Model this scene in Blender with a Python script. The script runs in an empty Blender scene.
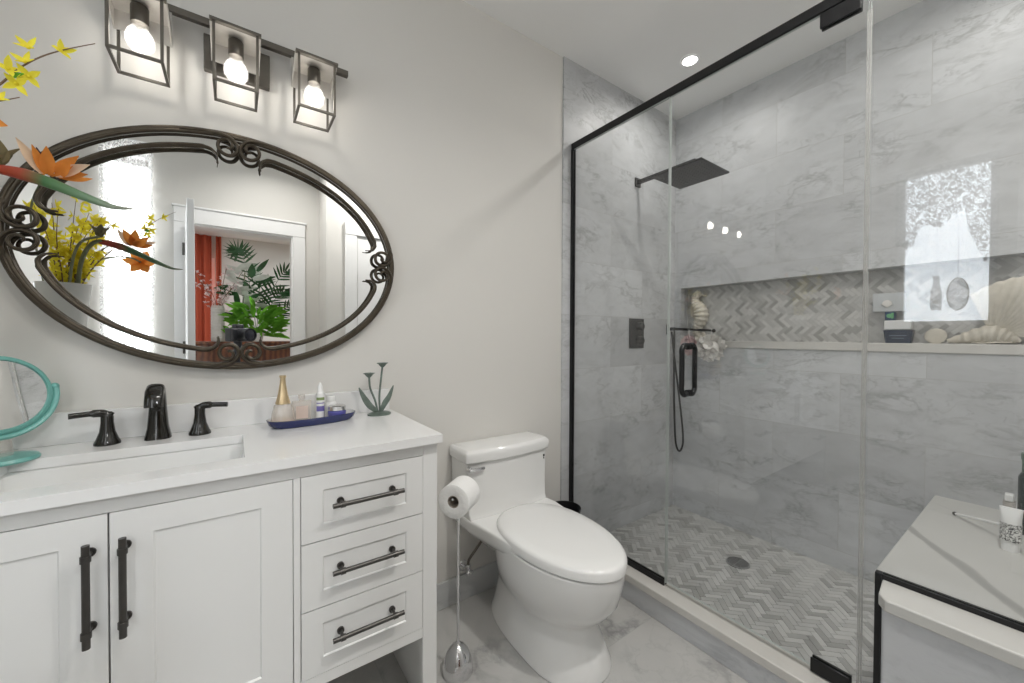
import bpy, bmesh, math, random
from mathutils import Vector, Matrix
random.seed(7)
PI = math.pi
SC = bpy.context.scene
COL = SC.collection

# ------------------------------------------------------------------ camera, world, light, exposure
cam_d = bpy.data.cameras.new('camera'); cam_d.sensor_width = 36.0; cam_d.lens = 389.2855 / 1024 * 36
cam_d.clip_start = 0.02; cam_d.clip_end = 60
cam = bpy.data.objects.new('camera', cam_d); COL.objects.link(cam)
cr = Vector((0.81489215, -0.57959437, 0.00459957)); cu = Vector((0.00401864, 0.01358513, 0.99989964)); cb = Vector((-0.57959869, -0.81479188, 0.0133996))
cam.matrix_world = Matrix(((cr.x, cu.x, cb.x, 0.0), (cr.y, cu.y, cb.y, -1.5888), (cr.z, cu.z, cb.z, 1.2181), (0, 0, 0, 1)))
SC.camera = cam
SC.view_settings.view_transform = 'Standard'; SC.view_settings.look = 'None'
SC.view_settings.gamma = 1.0; SC.view_settings.use_curve_mapping = False
SC.view_settings.exposure = 0.23
world = bpy.data.worlds.new('sky'); SC.world = world; world.use_nodes = True
world.node_tree.nodes['Background'].inputs[0].default_value = (0.75, 0.86, 1.0, 1)
world.node_tree.nodes['Background'].inputs[1].default_value = 2.0
SC.cycles.max_bounces = 12; SC.cycles.diffuse_bounces = 6; SC.cycles.glossy_bounces = 6
SC.cycles.transparent_max_bounces = 24; SC.cycles.transmission_bounces = 6
SC.cycles.caustics_reflective = False; SC.cycles.caustics_refractive = False
SC.cycles.sample_clamp_indirect = 6.0
SC.cycles.use_denoising = True

def area_light(name, loc, direction, sx, sy, power, color=(1, 1, 1), shape='RECTANGLE', spread=PI):
    d = bpy.data.lights.new(name, 'AREA'); d.shape = shape; d.size = sx; d.size_y = sy; d.energy = power; d.color = color; d.spread = spread
    o = bpy.data.objects.new(name, d); COL.objects.link(o); o.location = loc
    o.rotation_euler = Vector(direction).to_track_quat('-Z', 'Y').to_euler(); return o
# daylight standing in the two bathroom windows and the bedroom window, then ceiling lamps, most of them added fill
area_light('window_daylight_left', (-1.045, -1.11, 1.86), (1, 0, 0), 0.44, 1.08, 6.8, (0.93, 0.97, 1.0))
area_light('window_daylight_back', (-0.60, -2.29, 1.55), (0, 1, 0), 0.22, 1.75, 10.5, (0.95, 0.98, 1.0))
area_light('window_daylight_bedroom', (-0.80, -6.06, 1.5), (0, 1, 0), 1.05, 1.7, 14, (1.0, 0.97, 0.93))
area_light('bedroom_fill_light', (0.6, -4.2, 2.70), (0, 0, -1), 0.4, 0.4, 42, (0.94, 0.98, 1.0), 'DISK')  # added fill for the bedroom, no fitting behind it
DOWN = [(2.042, -0.392, 3.0, 2.95), (2.042, -1.42, 3.2, 2.95), (0.25, -1.68, 6.0, 2.4), (1.05, -1.60, 12.5, 2.6)]  # first is over the shower head; other three are added fill, out of view
for dx_, dy_, pw_, sp_ in DOWN:
    area_light('downlight_lamp', (dx_, dy_, 2.722), (0, 0, -1), 0.10, 0.10, pw_, (1.0, 0.972, 0.93), 'DISK', sp_)

# ------------------------------------------------------------------ materials
def new_mat(name):
    m = bpy.data.materials.new(name); m.use_nodes = True
    nt = m.node_tree; nt.nodes.clear()
    out = nt.nodes.new('ShaderNodeOutputMaterial')
    return m, nt, out
def N(nt, t, **kw):
    n = nt.nodes.new('ShaderNode' + t)
    for k, v in kw.items():
        if k.startswith('i_'): n.inputs[int(k[2:])].default_value = v
        else: setattr(n, k, v)
    return n
def math_n(nt, op, a, b=None, c=None, clamp=False):
    n = nt.nodes.new('ShaderNodeMath'); n.operation = op; n.use_clamp = clamp
    for i, v in enumerate((a, b, c)):
        if v is None: continue
        if isinstance(v, (int, float)): n.inputs[i].default_value = v
        else: nt.links.new(v, n.inputs[i])
    return n.outputs[0]
def mixc(nt, fac, a, b):
    n = nt.nodes.new('ShaderNodeMix'); n.data_type = 'RGBA'
    for i, v in ((0, fac), (6, a), (7, b)):
        if isinstance(v, (int, float)): n.inputs[i].default_value = v
        elif isinstance(v, tuple): n.inputs[i].default_value = (v[0], v[1], v[2], 1)
        else: nt.links.new(v, n.inputs[i])
    return n.outputs[2]
def plain(name, col, rough=0.5, metal=0.0, var=0.04, scale=12.0, bump=0.0, spec=0.5, emit=0.0, coat=0.0, sub=0.0):
    m, nt, out = new_mat(name)
    b = N(nt, 'BsdfPrincipled'); nt.links.new(b.outputs[0], out.inputs[0])
    tc = N(nt, 'TexCoord'); nz = N(nt, 'TexNoise'); nz.inputs['Scale'].default_value = scale; nz.inputs['Detail'].default_value = 3
    nt.links.new(tc.outputs['Object'], nz.inputs['Vector'])
    lo = tuple(c * (1 - var) for c in col); hi = tuple(min(1, c * (1 + var)) for c in col)
    nt.links.new(mixc(nt, nz.outputs[0], lo, hi), b.inputs['Base Color'])
    b.inputs['Roughness'].default_value = rough; b.inputs['Metallic'].default_value = metal
    b.inputs['Specular IOR Level'].default_value = spec; b.inputs['Coat Weight'].default_value = coat
    if sub: b.inputs['Subsurface Weight'].default_value = sub
    if emit:
        b.inputs['Emission Color'].default_value = (*col, 1); b.inputs['Emission Strength'].default_value = emit
    if bump:
        bp = N(nt, 'Bump'); bp.inputs['Strength'].default_value = bump; bp.inputs['Distance'].default_value = 0.01
        nt.links.new(nz.outputs[0], bp.inputs['Height']); nt.links.new(bp.outputs[0], b.inputs['Normal'])
    return m
def glassy(name, tint=(0.986, 0.991, 0.992), f0=0.043, rough=0.0, cloudy=0.0, cloud_col=(0.8, 0.8, 0.8)):
    m, nt, out = new_mat(name)
    geo = N(nt, 'NewGeometry'); dot = N(nt, 'VectorMath', operation='DOT_PRODUCT')
    nt.links.new(geo.outputs['Normal'], dot.inputs[0]); nt.links.new(geo.outputs['Incoming'], dot.inputs[1])
    c = math_n(nt, 'ABSOLUTE', dot.outputs['Value'])
    p = math_n(nt, 'POWER', math_n(nt, 'SUBTRACT', 1.0, c, clamp=True), 5.0)
    f = math_n(nt, 'MULTIPLY_ADD', p, 1 - f0, f0)
    tr = N(nt, 'BsdfTransparent'); tr.inputs[0].default_value = (*tint, 1)
    gl = N(nt, 'BsdfGlossy'); gl.inputs['Roughness'].default_value = rough; gl.inputs[0].default_value = (1, 1, 1, 1)
    mx = N(nt, 'MixShader'); nt.links.new(f, mx.inputs[0]); nt.links.new(gl.outputs[0], mx.inputs[2])
    if cloudy:
        df = N(nt, 'BsdfDiffuse'); df.inputs[0].default_value = (*cloud_col, 1)
        m2 = N(nt, 'MixShader'); m2.inputs[0].default_value = cloudy
        nt.links.new(tr.outputs[0], m2.inputs[1]); nt.links.new(df.outputs[0], m2.inputs[2]); nt.links.new(m2.outputs[0], mx.inputs[1])
    else: nt.links.new(tr.outputs[0], mx.inputs[1])
    nt.links.new(mx.outputs[0], out.inputs[0]); return m
def emissive(name, col, s):
    m, nt, out = new_mat(name); e = N(nt, 'Emission'); e.inputs[0].default_value = (*col, 1); e.inputs[1].default_value = s
    nt.links.new(e.outputs[0], out.inputs[0]); return m
def marble(name, base, vein, plane=None, tile=None, rough=0.3, vscale=2.2, vstr=0.55, grout=(0.45, 0.45, 0.44), stretch=(1, 1, 2.2), rot=(0.5, 0.3, 0.6), cloud=0.5, tint=0.12, gs=0.0012, off=(0, 0), bold=0.0, offset=0.5, fine=0.4):
    m, nt, out = new_mat(name)
    b = N(nt, 'BsdfPrincipled'); nt.links.new(b.outputs[0], out.inputs[0])
    b.inputs['Roughness'].default_value = rough; b.inputs['Specular IOR Level'].default_value = 0.35
    tc = N(nt, 'TexCoord'); src = tc.outputs['Object']
    tval = None
    if tile:
        sep = N(nt, 'SeparateXYZ'); nt.links.new(src, sep.inputs[0]); cmb = N(nt, 'CombineXYZ')
        ax = {'XZ': (0, 2), 'YZ': (1, 2), 'XY': (0, 1), 'YX': (1, 0)}[plane]
        nt.links.new(math_n(nt, 'ADD', sep.outputs[ax[0]], 20.0 + off[0]), cmb.inputs[0]); nt.links.new(math_n(nt, 'ADD', sep.outputs[ax[1]], 20.0 + off[1]), cmb.inputs[1])
        br = N(nt, 'TexBrick'); br.offset = offset; br.inputs['Scale'].default_value = 1.0
        br.inputs['Brick Width'].default_value = tile[0]; br.inputs['Row Height'].default_value = tile[1]
        br.inputs['Mortar Size'].default_value = gs; br.inputs['Mortar Smooth'].default_value = 0.1
        br.inputs['Color1'].default_value = (0, 0, 0, 1); br.inputs['Color2'].default_value = (1, 1, 1, 1); br.inputs['Mortar'].default_value = (0.5, 0.5, 0.5, 1)
        nt.links.new(cmb.outputs[0], br.inputs['Vector'])
        tval = br.outputs['Color']
    mp = N(nt, 'Mapping'); mp.inputs['Rotation'].default_value = rot; mp.inputs['Scale'].default_value = stretch
    nt.links.new(src, mp.inputs['Vector'])
    wv = math_n(nt, 'MULTIPLY', tval, 17.0) if tval is not None else None
    def noise(sc_, det, dist, rgh=0.55, seed=0.0):
        n = N(nt, 'TexNoise'); n.noise_dimensions = '4D'; n.inputs['Scale'].default_value = sc_; n.inputs['Detail'].default_value = det
        n.inputs['Distortion'].default_value = dist; n.inputs['Roughness'].default_value = rgh; nt.links.new(mp.outputs[0], n.inputs['Vector'])
        if wv is not None: nt.links.new(math_n(nt, 'ADD', wv, seed), n.inputs['W'])
        else: n.inputs['W'].default_value = seed
        return n.outputs[0]
    def ridge(n, width):
        a = math_n(nt, 'ABSOLUTE', math_n(nt, 'SUBTRACT', n, 0.5))
        return math_n(nt, 'SUBTRACT', 1.0, math_n(nt, 'DIVIDE', a, width, clamp=True), clamp=True)
    v1 = ridge(noise(vscale, 8, 0.6, seed=1.3), 0.035); v2 = ridge(noise(vscale * 2.7, 8, 0.9, seed=5.1), 0.02)
    msk = math_n(nt, 'MULTIPLY', math_n(nt, 'SUBTRACT', noise(vscale * 0.9, 2, 0.2, seed=9.0), 0.42), 4.0, clamp=True)
    v = math_n(nt, 'MULTIPLY', math_n(nt, 'ADD', v1, math_n(nt, 'MULTIPLY', v2, fine)), msk, clamp=True)
    c = noise(vscale * 1.3, 6, 0.8, 0.6, seed=3.7)
    cl = math_n(nt, 'MULTIPLY', math_n(nt, 'SUBTRACT', c, 0.35), cloud * 2.2, clamp=True)
    fac = math_n(nt, 'ADD', math_n(nt, 'MULTIPLY', v, vstr), math_n(nt, 'MULTIPLY', cl, 0.5), clamp=True)
    if bold:
        v3 = ridge(noise(vscale * 0.45, 3, 0.5, 0.4, seed=12.2), 0.03)
        fac = math_n(nt, 'ADD', fac, math_n(nt, 'MULTIPLY', v3, bold), clamp=True)
    col = mixc(nt, fac, base, vein)
    if tval is not None:
        k = math_n(nt, 'MULTIPLY_ADD', tval, tint, 1 - tint / 2)
        hs = N(nt, 'HueSaturation'); nt.links.new(k, hs.inputs['Value']); nt.links.new(col, hs.inputs['Color'])
        col = mixc(nt, br.outputs['Fac'], hs.outputs[0], grout)
    nt.links.new(col, b.inputs['Base Color'])
    return m
def wood(name, c1, c2, rough=0.35):
    m, nt, out = new_mat(name); b = N(nt, 'BsdfPrincipled'); nt.links.new(b.outputs[0], out.inputs[0]); b.inputs['Roughness'].default_value = rough
    tc = N(nt, 'TexCoord'); w = N(nt, 'TexWave'); w.inputs['Scale'].default_value = 6; w.inputs['Distortion'].default_value = 5; w.inputs['Detail'].default_value = 3
    nt.links.new(tc.outputs['Object'], w.inputs[0]); nt.links.new(mixc(nt, w.outputs['Fac'], c1, c2), b.inputs['Base Color']); return m
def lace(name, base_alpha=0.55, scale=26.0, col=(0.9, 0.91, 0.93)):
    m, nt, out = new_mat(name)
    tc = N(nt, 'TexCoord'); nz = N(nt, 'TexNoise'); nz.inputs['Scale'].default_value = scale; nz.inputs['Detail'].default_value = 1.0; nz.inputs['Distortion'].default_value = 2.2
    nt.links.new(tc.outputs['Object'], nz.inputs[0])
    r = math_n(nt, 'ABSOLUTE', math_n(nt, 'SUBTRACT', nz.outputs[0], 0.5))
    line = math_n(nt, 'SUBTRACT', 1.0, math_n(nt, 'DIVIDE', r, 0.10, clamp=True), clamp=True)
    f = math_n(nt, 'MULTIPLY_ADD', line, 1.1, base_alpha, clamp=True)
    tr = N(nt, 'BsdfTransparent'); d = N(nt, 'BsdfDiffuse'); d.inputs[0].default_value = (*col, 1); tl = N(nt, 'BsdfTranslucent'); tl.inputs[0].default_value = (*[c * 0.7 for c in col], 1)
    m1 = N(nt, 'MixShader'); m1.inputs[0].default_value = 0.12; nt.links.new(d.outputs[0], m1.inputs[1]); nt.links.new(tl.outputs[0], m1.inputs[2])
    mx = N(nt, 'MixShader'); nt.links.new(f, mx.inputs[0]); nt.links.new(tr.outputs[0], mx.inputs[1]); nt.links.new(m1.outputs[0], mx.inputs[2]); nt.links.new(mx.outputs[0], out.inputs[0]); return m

M = {}
M['paint'] = plain('warm_grey_wall_paint', (0.66, 0.645, 0.615), 0.6, var=0.012, scale=3, spec=0.3)
M['ceiling'] = plain('ceiling_paint', (0.88, 0.875, 0.86), 0.7, var=0.01, scale=2, spec=0.2)
M['trimwhite'] = plain('white_trim_paint', (0.82, 0.82, 0.82), 0.35, var=0.01)
M['vanity'] = plain('white_cabinet_lacquer', (0.74, 0.74, 0.73), 0.32, var=0.012, scale=5)
M['counter'] = plain('white_quartz', (0.78, 0.78, 0.775), 0.18, var=0.03, scale=5)
M['ceramic'] = plain('white_ceramic', (0.77, 0.77, 0.76), 0.12, var=0.006, coat=0.2)
M['bronze'] = plain('dark_bronze', (0.085, 0.07, 0.052), 0.36, 0.75, var=0.35, scale=30)
M['black_metal'] = plain('black_bronze_fitting', (0.010, 0.009, 0.007), 0.10, 0.0, var=0.2, spec=0.6)
M['matte_black'] = plain('matte_black_metal', (0.012, 0.012, 0.013), 0.38, 0.3, var=0.1)
M['gun'] = plain('gunmetal_pull', (0.095, 0.09, 0.085), 0.36, 0.8, var=0.15, scale=40)
M['showerblack'] = plain('graphite_shower_fitting', (0.035, 0.035, 0.036), 0.4, 0.4, var=0.1)
M['nickel'] = plain('brushed_dark_nickel', (0.15, 0.138, 0.12), 0.32, 0.9, var=0.1, scale=50)
M['nickel_lit'] = plain('lit_nickel_plate', (0.52, 0.50, 0.47), 0.42, 0.7, var=0.08, scale=50)  # lighter nickel: the lit underside of the lamp plates is put into the colour
M['globe'] = glassy('lit_globe_glass', (0.97, 0.97, 0.96), 0.06, cloudy=0.22, cloud_col=(0.9, 0.9, 0.9))
M['chrome'] = plain('polished_chrome', (0.75, 0.75, 0.76), 0.07, 1.0, var=0.02)
M['glass'] = glassy('shower_glass')
M['seal'] = glassy('clear_vinyl_seal', (0.9, 0.9, 0.89), 0.06, cloudy=0.3, cloud_col=(0.5, 0.5, 0.49))
M['glass_edge'] = plain('polished_glass_edge', (0.52, 0.56, 0.54), 0.2, var=0.05)
M['bulbglass'] = glassy('bulb_glass', (0.97, 0.97, 0.96), 0.06)
M['clearglass'] = glassy('bottle_glass', (0.93, 0.91, 0.89), 0.06, cloudy=0.25, cloud_col=(0.8, 0.75, 0.7))
M['filament'] = emissive('lit_bulb_core', (1.0, 0.95, 0.88), 34)
M['lamp_disc'] = emissive('lit_downlight_lens', (1.0, 0.98, 0.94), 9)
M['gold'] = plain('pale_gold_metal', (0.72, 0.56, 0.34), 0.28, 0.85, var=0.08)
M['perfume'] = glassy('frosted_perfume_glass', (0.95, 0.92, 0.88), 0.06, rough=0.05, cloudy=0.32, cloud_col=(0.84, 0.80, 0.76))
M['amber'] = plain('amber_liquid', (0.66, 0.48, 0.32), 0.2, var=0.05)
M['navy'] = plain('navy_glaze', (0.022, 0.03, 0.11), 0.2, var=0.2)
M['navyplastic'] = plain('navy_plastic', (0.03, 0.045, 0.08), 0.35, var=0.1)
M['purple'] = plain('violet_blue_glass', (0.10, 0.10, 0.36), 0.15, var=0.2)
M['whiteplastic'] = plain('white_plastic', (0.8, 0.8, 0.79), 0.35, var=0.01)
M['cream'] = plain('cream_shell', (0.62, 0.58, 0.50), 0.6, var=0.16, scale=40, bump=0.3)
M['teal'] = plain('teal_plastic', (0.16, 0.42, 0.38), 0.3, var=0.12, scale=15)
M['verdigris'] = plain('verdigris_metal', (0.15, 0.19, 0.165), 0.45, 0.4, var=0.5, scale=60)
M['paper'] = plain('tissue_paper', (0.84, 0.84, 0.83), 0.95, var=0.02, scale=90, bump=0.25)
M['card'] = plain('cardboard_core', (0.32, 0.28, 0.24), 0.9)
M['pink'] = plain('pink_net', (0.60, 0.46, 0.46), 0.8, var=0.25, scale=60)
M['net'] = plain('white_net', (0.82, 0.80, 0.77), 0.8, var=0.06, scale=60)
M['steel'] = plain('brushed_steel', (0.42, 0.42, 0.42), 0.3, 0.9, var=0.1, scale=60)
M['mirror'] = None
mm, nt_, out_ = new_mat('silvered_mirror'); g_ = N(nt_, 'BsdfGlossy'); g_.inputs[0].default_value = (0.92, 0.93, 0.925, 1); g_.inputs['Roughness'].default_value = 0.0
nt_.links.new(g_.outputs[0], out_.inputs[0]); M['mirror'] = mm
MB_, MV_ = (0.56, 0.57, 0.58), (0.31, 0.315, 0.315)
M['tileA'] = marble('grey_marble_tile_on_shower_side', MB_, MV_, 'XZ', (0.61, 0.305), off=(0.1, 0.01), rough=0.42, tint=0.2, vstr=0.62, vscale=4.2, cloud=0.9, fine=1.0, stretch=(1, 1, 1.9), rot=(0.6, 0.5, 0.3))
M['tileB'] = marble('grey_marble_tile_on_long_wall', MB_, MV_, 'YZ', (0.61, 0.305), off=(0.155, 0.01), rough=0.42, tint=0.2, vstr=0.62, vscale=4.2, cloud=0.9, fine=1.0, stretch=(1, 1, 1.9), rot=(0.6, 0.5, 0.3))
M['floor'] = marble('pale_marble_floor_tile', (0.50, 0.495, 0.48), (0.25, 0.25, 0.25), 'XY', (0.61, 0.61), rough=0.22, vscale=2.6, vstr=0.75, off=(0.32, 0.1), tint=0.06, grout=(0.42, 0.42, 0.41), offset=0.0)
M['marble'] = marble('grey_marble_slab', (0.58, 0.59, 0.59), (0.30, 0.31, 0.32), vscale=2.6)
M['marble_lt'] = marble('pale_lilac_marble', (0.62, 0.63, 0.65), (0.36, 0.37, 0.39), vscale=3.2, vstr=0.5, cloud=0.35)
M['slab'] = marble('warm_white_slab_with_bold_veins', (0.66, 0.65, 0.62), (0.38, 0.37, 0.355), vscale=1.5, vstr=0.12, cloud=0.05, bold=0.9, rough=0.22, fine=0.1)
M['curbslab'] = marble('cream_stone_sill', (0.60, 0.585, 0.555), (0.45, 0.435, 0.41), vscale=3, vstr=0.2, cloud=0.25)
TONES = [(0.60, 0.595, 0.575), (0.55, 0.547, 0.53), (0.50, 0.498, 0.48), (0.44, 0.435, 0.42), (0.37, 0.365, 0.35)]
for i_, t_ in enumerate(TONES): M['mos%d' % i_] = plain('mosaic_marble_tone', t_, 0.4, var=0.12, scale=22)
M['grout'] = plain('mosaic_grout', (0.46, 0.455, 0.44), 0.8)
def petalmat(name, col, var, scale):
    m, nt, out = new_mat(name); tc = N(nt, 'TexCoord'); nz = N(nt, 'TexNoise'); nz.inputs['Scale'].default_value = scale; nt.links.new(tc.outputs['Object'], nz.inputs[0])
    c = mixc(nt, nz.outputs[0], tuple(x * (1 - var) for x in col), tuple(min(1, x * (1 + var)) for x in col))
    d = N(nt, 'BsdfDiffuse'); tl = N(nt, 'BsdfTranslucent'); mx = N(nt, 'MixShader'); mx.inputs[0].default_value = 0.42
    nt.links.new(c, d.inputs[0]); nt.links.new(c, tl.inputs[0]); nt.links.new(d.outputs[0], mx.inputs[1]); nt.links.new(tl.outputs[0], mx.inputs[2]); nt.links.new(mx.outputs[0], out.inputs[0]); return m
M['yellow'] = petalmat('yellow_petal', (1.0, 0.80, 0.08), 0.2, 60); M['orange'] = petalmat('orange_petal', (0.92, 0.30, 0.07), 0.4, 30); M['peach'] = petalmat('faded_peach_petal', (0.86, 0.62, 0.46), 0.25, 30); M['leafgreen'] = petalmat('green_leaf', (0.16, 0.42, 0.05), 0.6, 12)
M['twig'] = plain('brown_twig', (0.16, 0.10, 0.06), 0.7, var=0.2, scale=60)
M['stem'] = plain('grey_green_stem', (0.20, 0.22, 0.13), 0.6, var=0.3, scale=20)
M['leafdark'] = plain('dark_green_leaf', (0.03, 0.10, 0.035), 0.45, var=0.5, scale=14)
M['leafpale'] = plain('pale_silver_leaf', (0.6, 0.63, 0.58), 0.5, var=0.3, scale=20)
M['blossom'] = plain('pale_pink_blossom', (0.72, 0.60, 0.60), 0.7, var=0.15, scale=40)
M['vase'] = plain('white_vase_glaze', (0.78, 0.78, 0.76), 0.25, var=0.01)
M['ribbed'] = plain('ribbed_white_pottery', (0.66, 0.65, 0.62), 0.5, var=0.05)
M['redcloth'] = plain('rust_red_curtain', (0.42, 0.075, 0.035), 0.8, var=0.12, scale=8)
M['lace'] = lace('lace_curtain', 0.10, 19.0, (0.4, 0.4, 0.42))  # threads are white; their backlit shade is put into the grey colour
M['sheer'] = lace('sheer_curtain', 0.35, 22.0, (0.95, 0.95, 0.95))
M['darkwood'] = wood('dark_red_wood', (0.10, 0.035, 0.02), (0.22, 0.08, 0.035))
M['farfloor'] = wood('oak_floor', (0.30, 0.18, 0.10), (0.38, 0.24, 0.14))
M['camera'] = plain('camera_body_rubber', (0.02, 0.022, 0.028), 0.45, var=0.3, scale=60)
M['lens'] = plain('lens_front_glass', (0.01, 0.01, 0.02), 0.05, spec=0.8)
M['darkbottle'] = plain('dark_green_bottle', (0.012, 0.025, 0.022), 0.2, var=0.2)
def patterned(name, c1, c2, scale):
    m, nt, out = new_mat(name); b = N(nt, 'BsdfPrincipled'); nt.links.new(b.outputs[0], out.inputs[0]); b.inputs['Roughness'].default_value = 0.4
    tc = N(nt, 'TexCoord'); nz = N(nt, 'TexNoise'); nz.inputs['Scale'].default_value = scale; nz.inputs['Distortion'].default_value = 3.0
    nt.links.new(tc.outputs['Object'], nz.inputs[0]); s = math_n(nt, 'GREATER_THAN', nz.outputs[0], 0.52)
    nt.links.new(mixc(nt, s, c1, c2), b.inputs['Base Color']); return m
M['pattern'] = patterned('black_and_white_scroll_label', (0.75, 0.75, 0.73), (0.03, 0.03, 0.03), 90)
# spathe: red at the stalk, green along, by where it sits on the bloom (pigment of the flower)
sm_, nt_, out_ = new_mat('bird_of_paradise_spathe'); b_ = N(nt_, 'BsdfPrincipled'); nt_.links.new(b_.outputs[0], out_.inputs[0]); b_.inputs['Roughness'].default_value = 0.45
tc_ = N(nt_, 'TexCoord'); sp_ = N(nt_, 'SeparateXYZ'); nt_.links.new(tc_.outputs['Generated'], sp_.inputs[0]); rp_ = N(nt_, 'ValToRGB'); nt_.links.new(sp_.outputs[0], rp_.inputs[0])
cr_ = rp_.color_ramp; cr_.elements[0].color = (0.40, 0.05, 0.03, 1); cr_.elements[1].color = (0.28, 0.27, 0.22, 1); cr_.elements[1].position = 1.0
for p_, c_ in ((0.2, (0.36, 0.06, 0.04, 1)), (0.36, (0.06, 0.17, 0.07, 1)), (0.7, (0.13, 0.22, 0.13, 1))):
    e_ = cr_.elements.new(p_); e_.color = c_
nt_.links.new(rp_.outputs[0], b_.inputs['Base Color']); M['spathe'] = sm_

# the bench slab: cream stone crossed by one broad grey vein and one faint one
def vein_slab():
    m, nt, out = new_mat('cream_slab_with_grey_vein'); b = N(nt, 'BsdfPrincipled'); nt.links.new(b.outputs[0], out.inputs[0]); b.inputs['Roughness'].default_value = 0.3; b.inputs['Specular IOR Level'].default_value = 0.35
    tc = N(nt, 'TexCoord'); sp = N(nt, 'SeparateXYZ'); nt.links.new(tc.outputs['Object'], sp.inputs[0])
    nz = N(nt, 'TexNoise'); nz.inputs['Scale'].default_value = 5.0; nz.inputs['Detail'].default_value = 6; nt.links.new(tc.outputs['Object'], nz.inputs[0])
    n2 = N(nt, 'TexNoise'); n2.inputs['Scale'].default_value = 2.2; nt.links.new(tc.outputs['Object'], n2.inputs[0])
    x = math_n(nt, 'ADD', sp.outputs[0], VEIN_OX); y = math_n(nt, 'ADD', sp.outputs[1], VEIN_OY)
    def band(k, off, w0, w1, amp, st):
        d = math_n(nt, 'ADD', math_n(nt, 'MULTIPLY_ADD', x, k, off), y)
        d = math_n(nt, 'ADD', d, math_n(nt, 'MULTIPLY', math_n(nt, 'SUBTRACT', nz.outputs[0], 0.5), amp))
        w = math_n(nt, 'MULTIPLY_ADD', n2.outputs[0], w1, w0)
        return math_n(nt, 'MULTIPLY', math_n(nt, 'SUBTRACT', 1.0, math_n(nt, 'POWER', math_n(nt, 'DIVIDE', math_n(nt, 'ABSOLUTE', d), w, clamp=True), 3.0), clamp=True), st)
    f = math_n(nt, 'ADD', band(VK, VO, -0.006, 0.070, 0.07, 0.85), band(VK2, VO2, 0.001, 0.009, 0.03, 0.4), clamp=True)
    base = mixc(nt, nz.outputs[0], (0.52, 0.515, 0.495), (0.58, 0.575, 0.55))
    nt.links.new(mixc(nt, f, base, (0.30, 0.295, 0.285)), b.inputs['Base Color']); return m
VEIN_OX, VEIN_OY = 1.9, -1.6
VK, VO, VK2, VO2 = -0.7034, 2.6953, -1.5000, 4.9000
M['slab'] = vein_slab()

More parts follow.
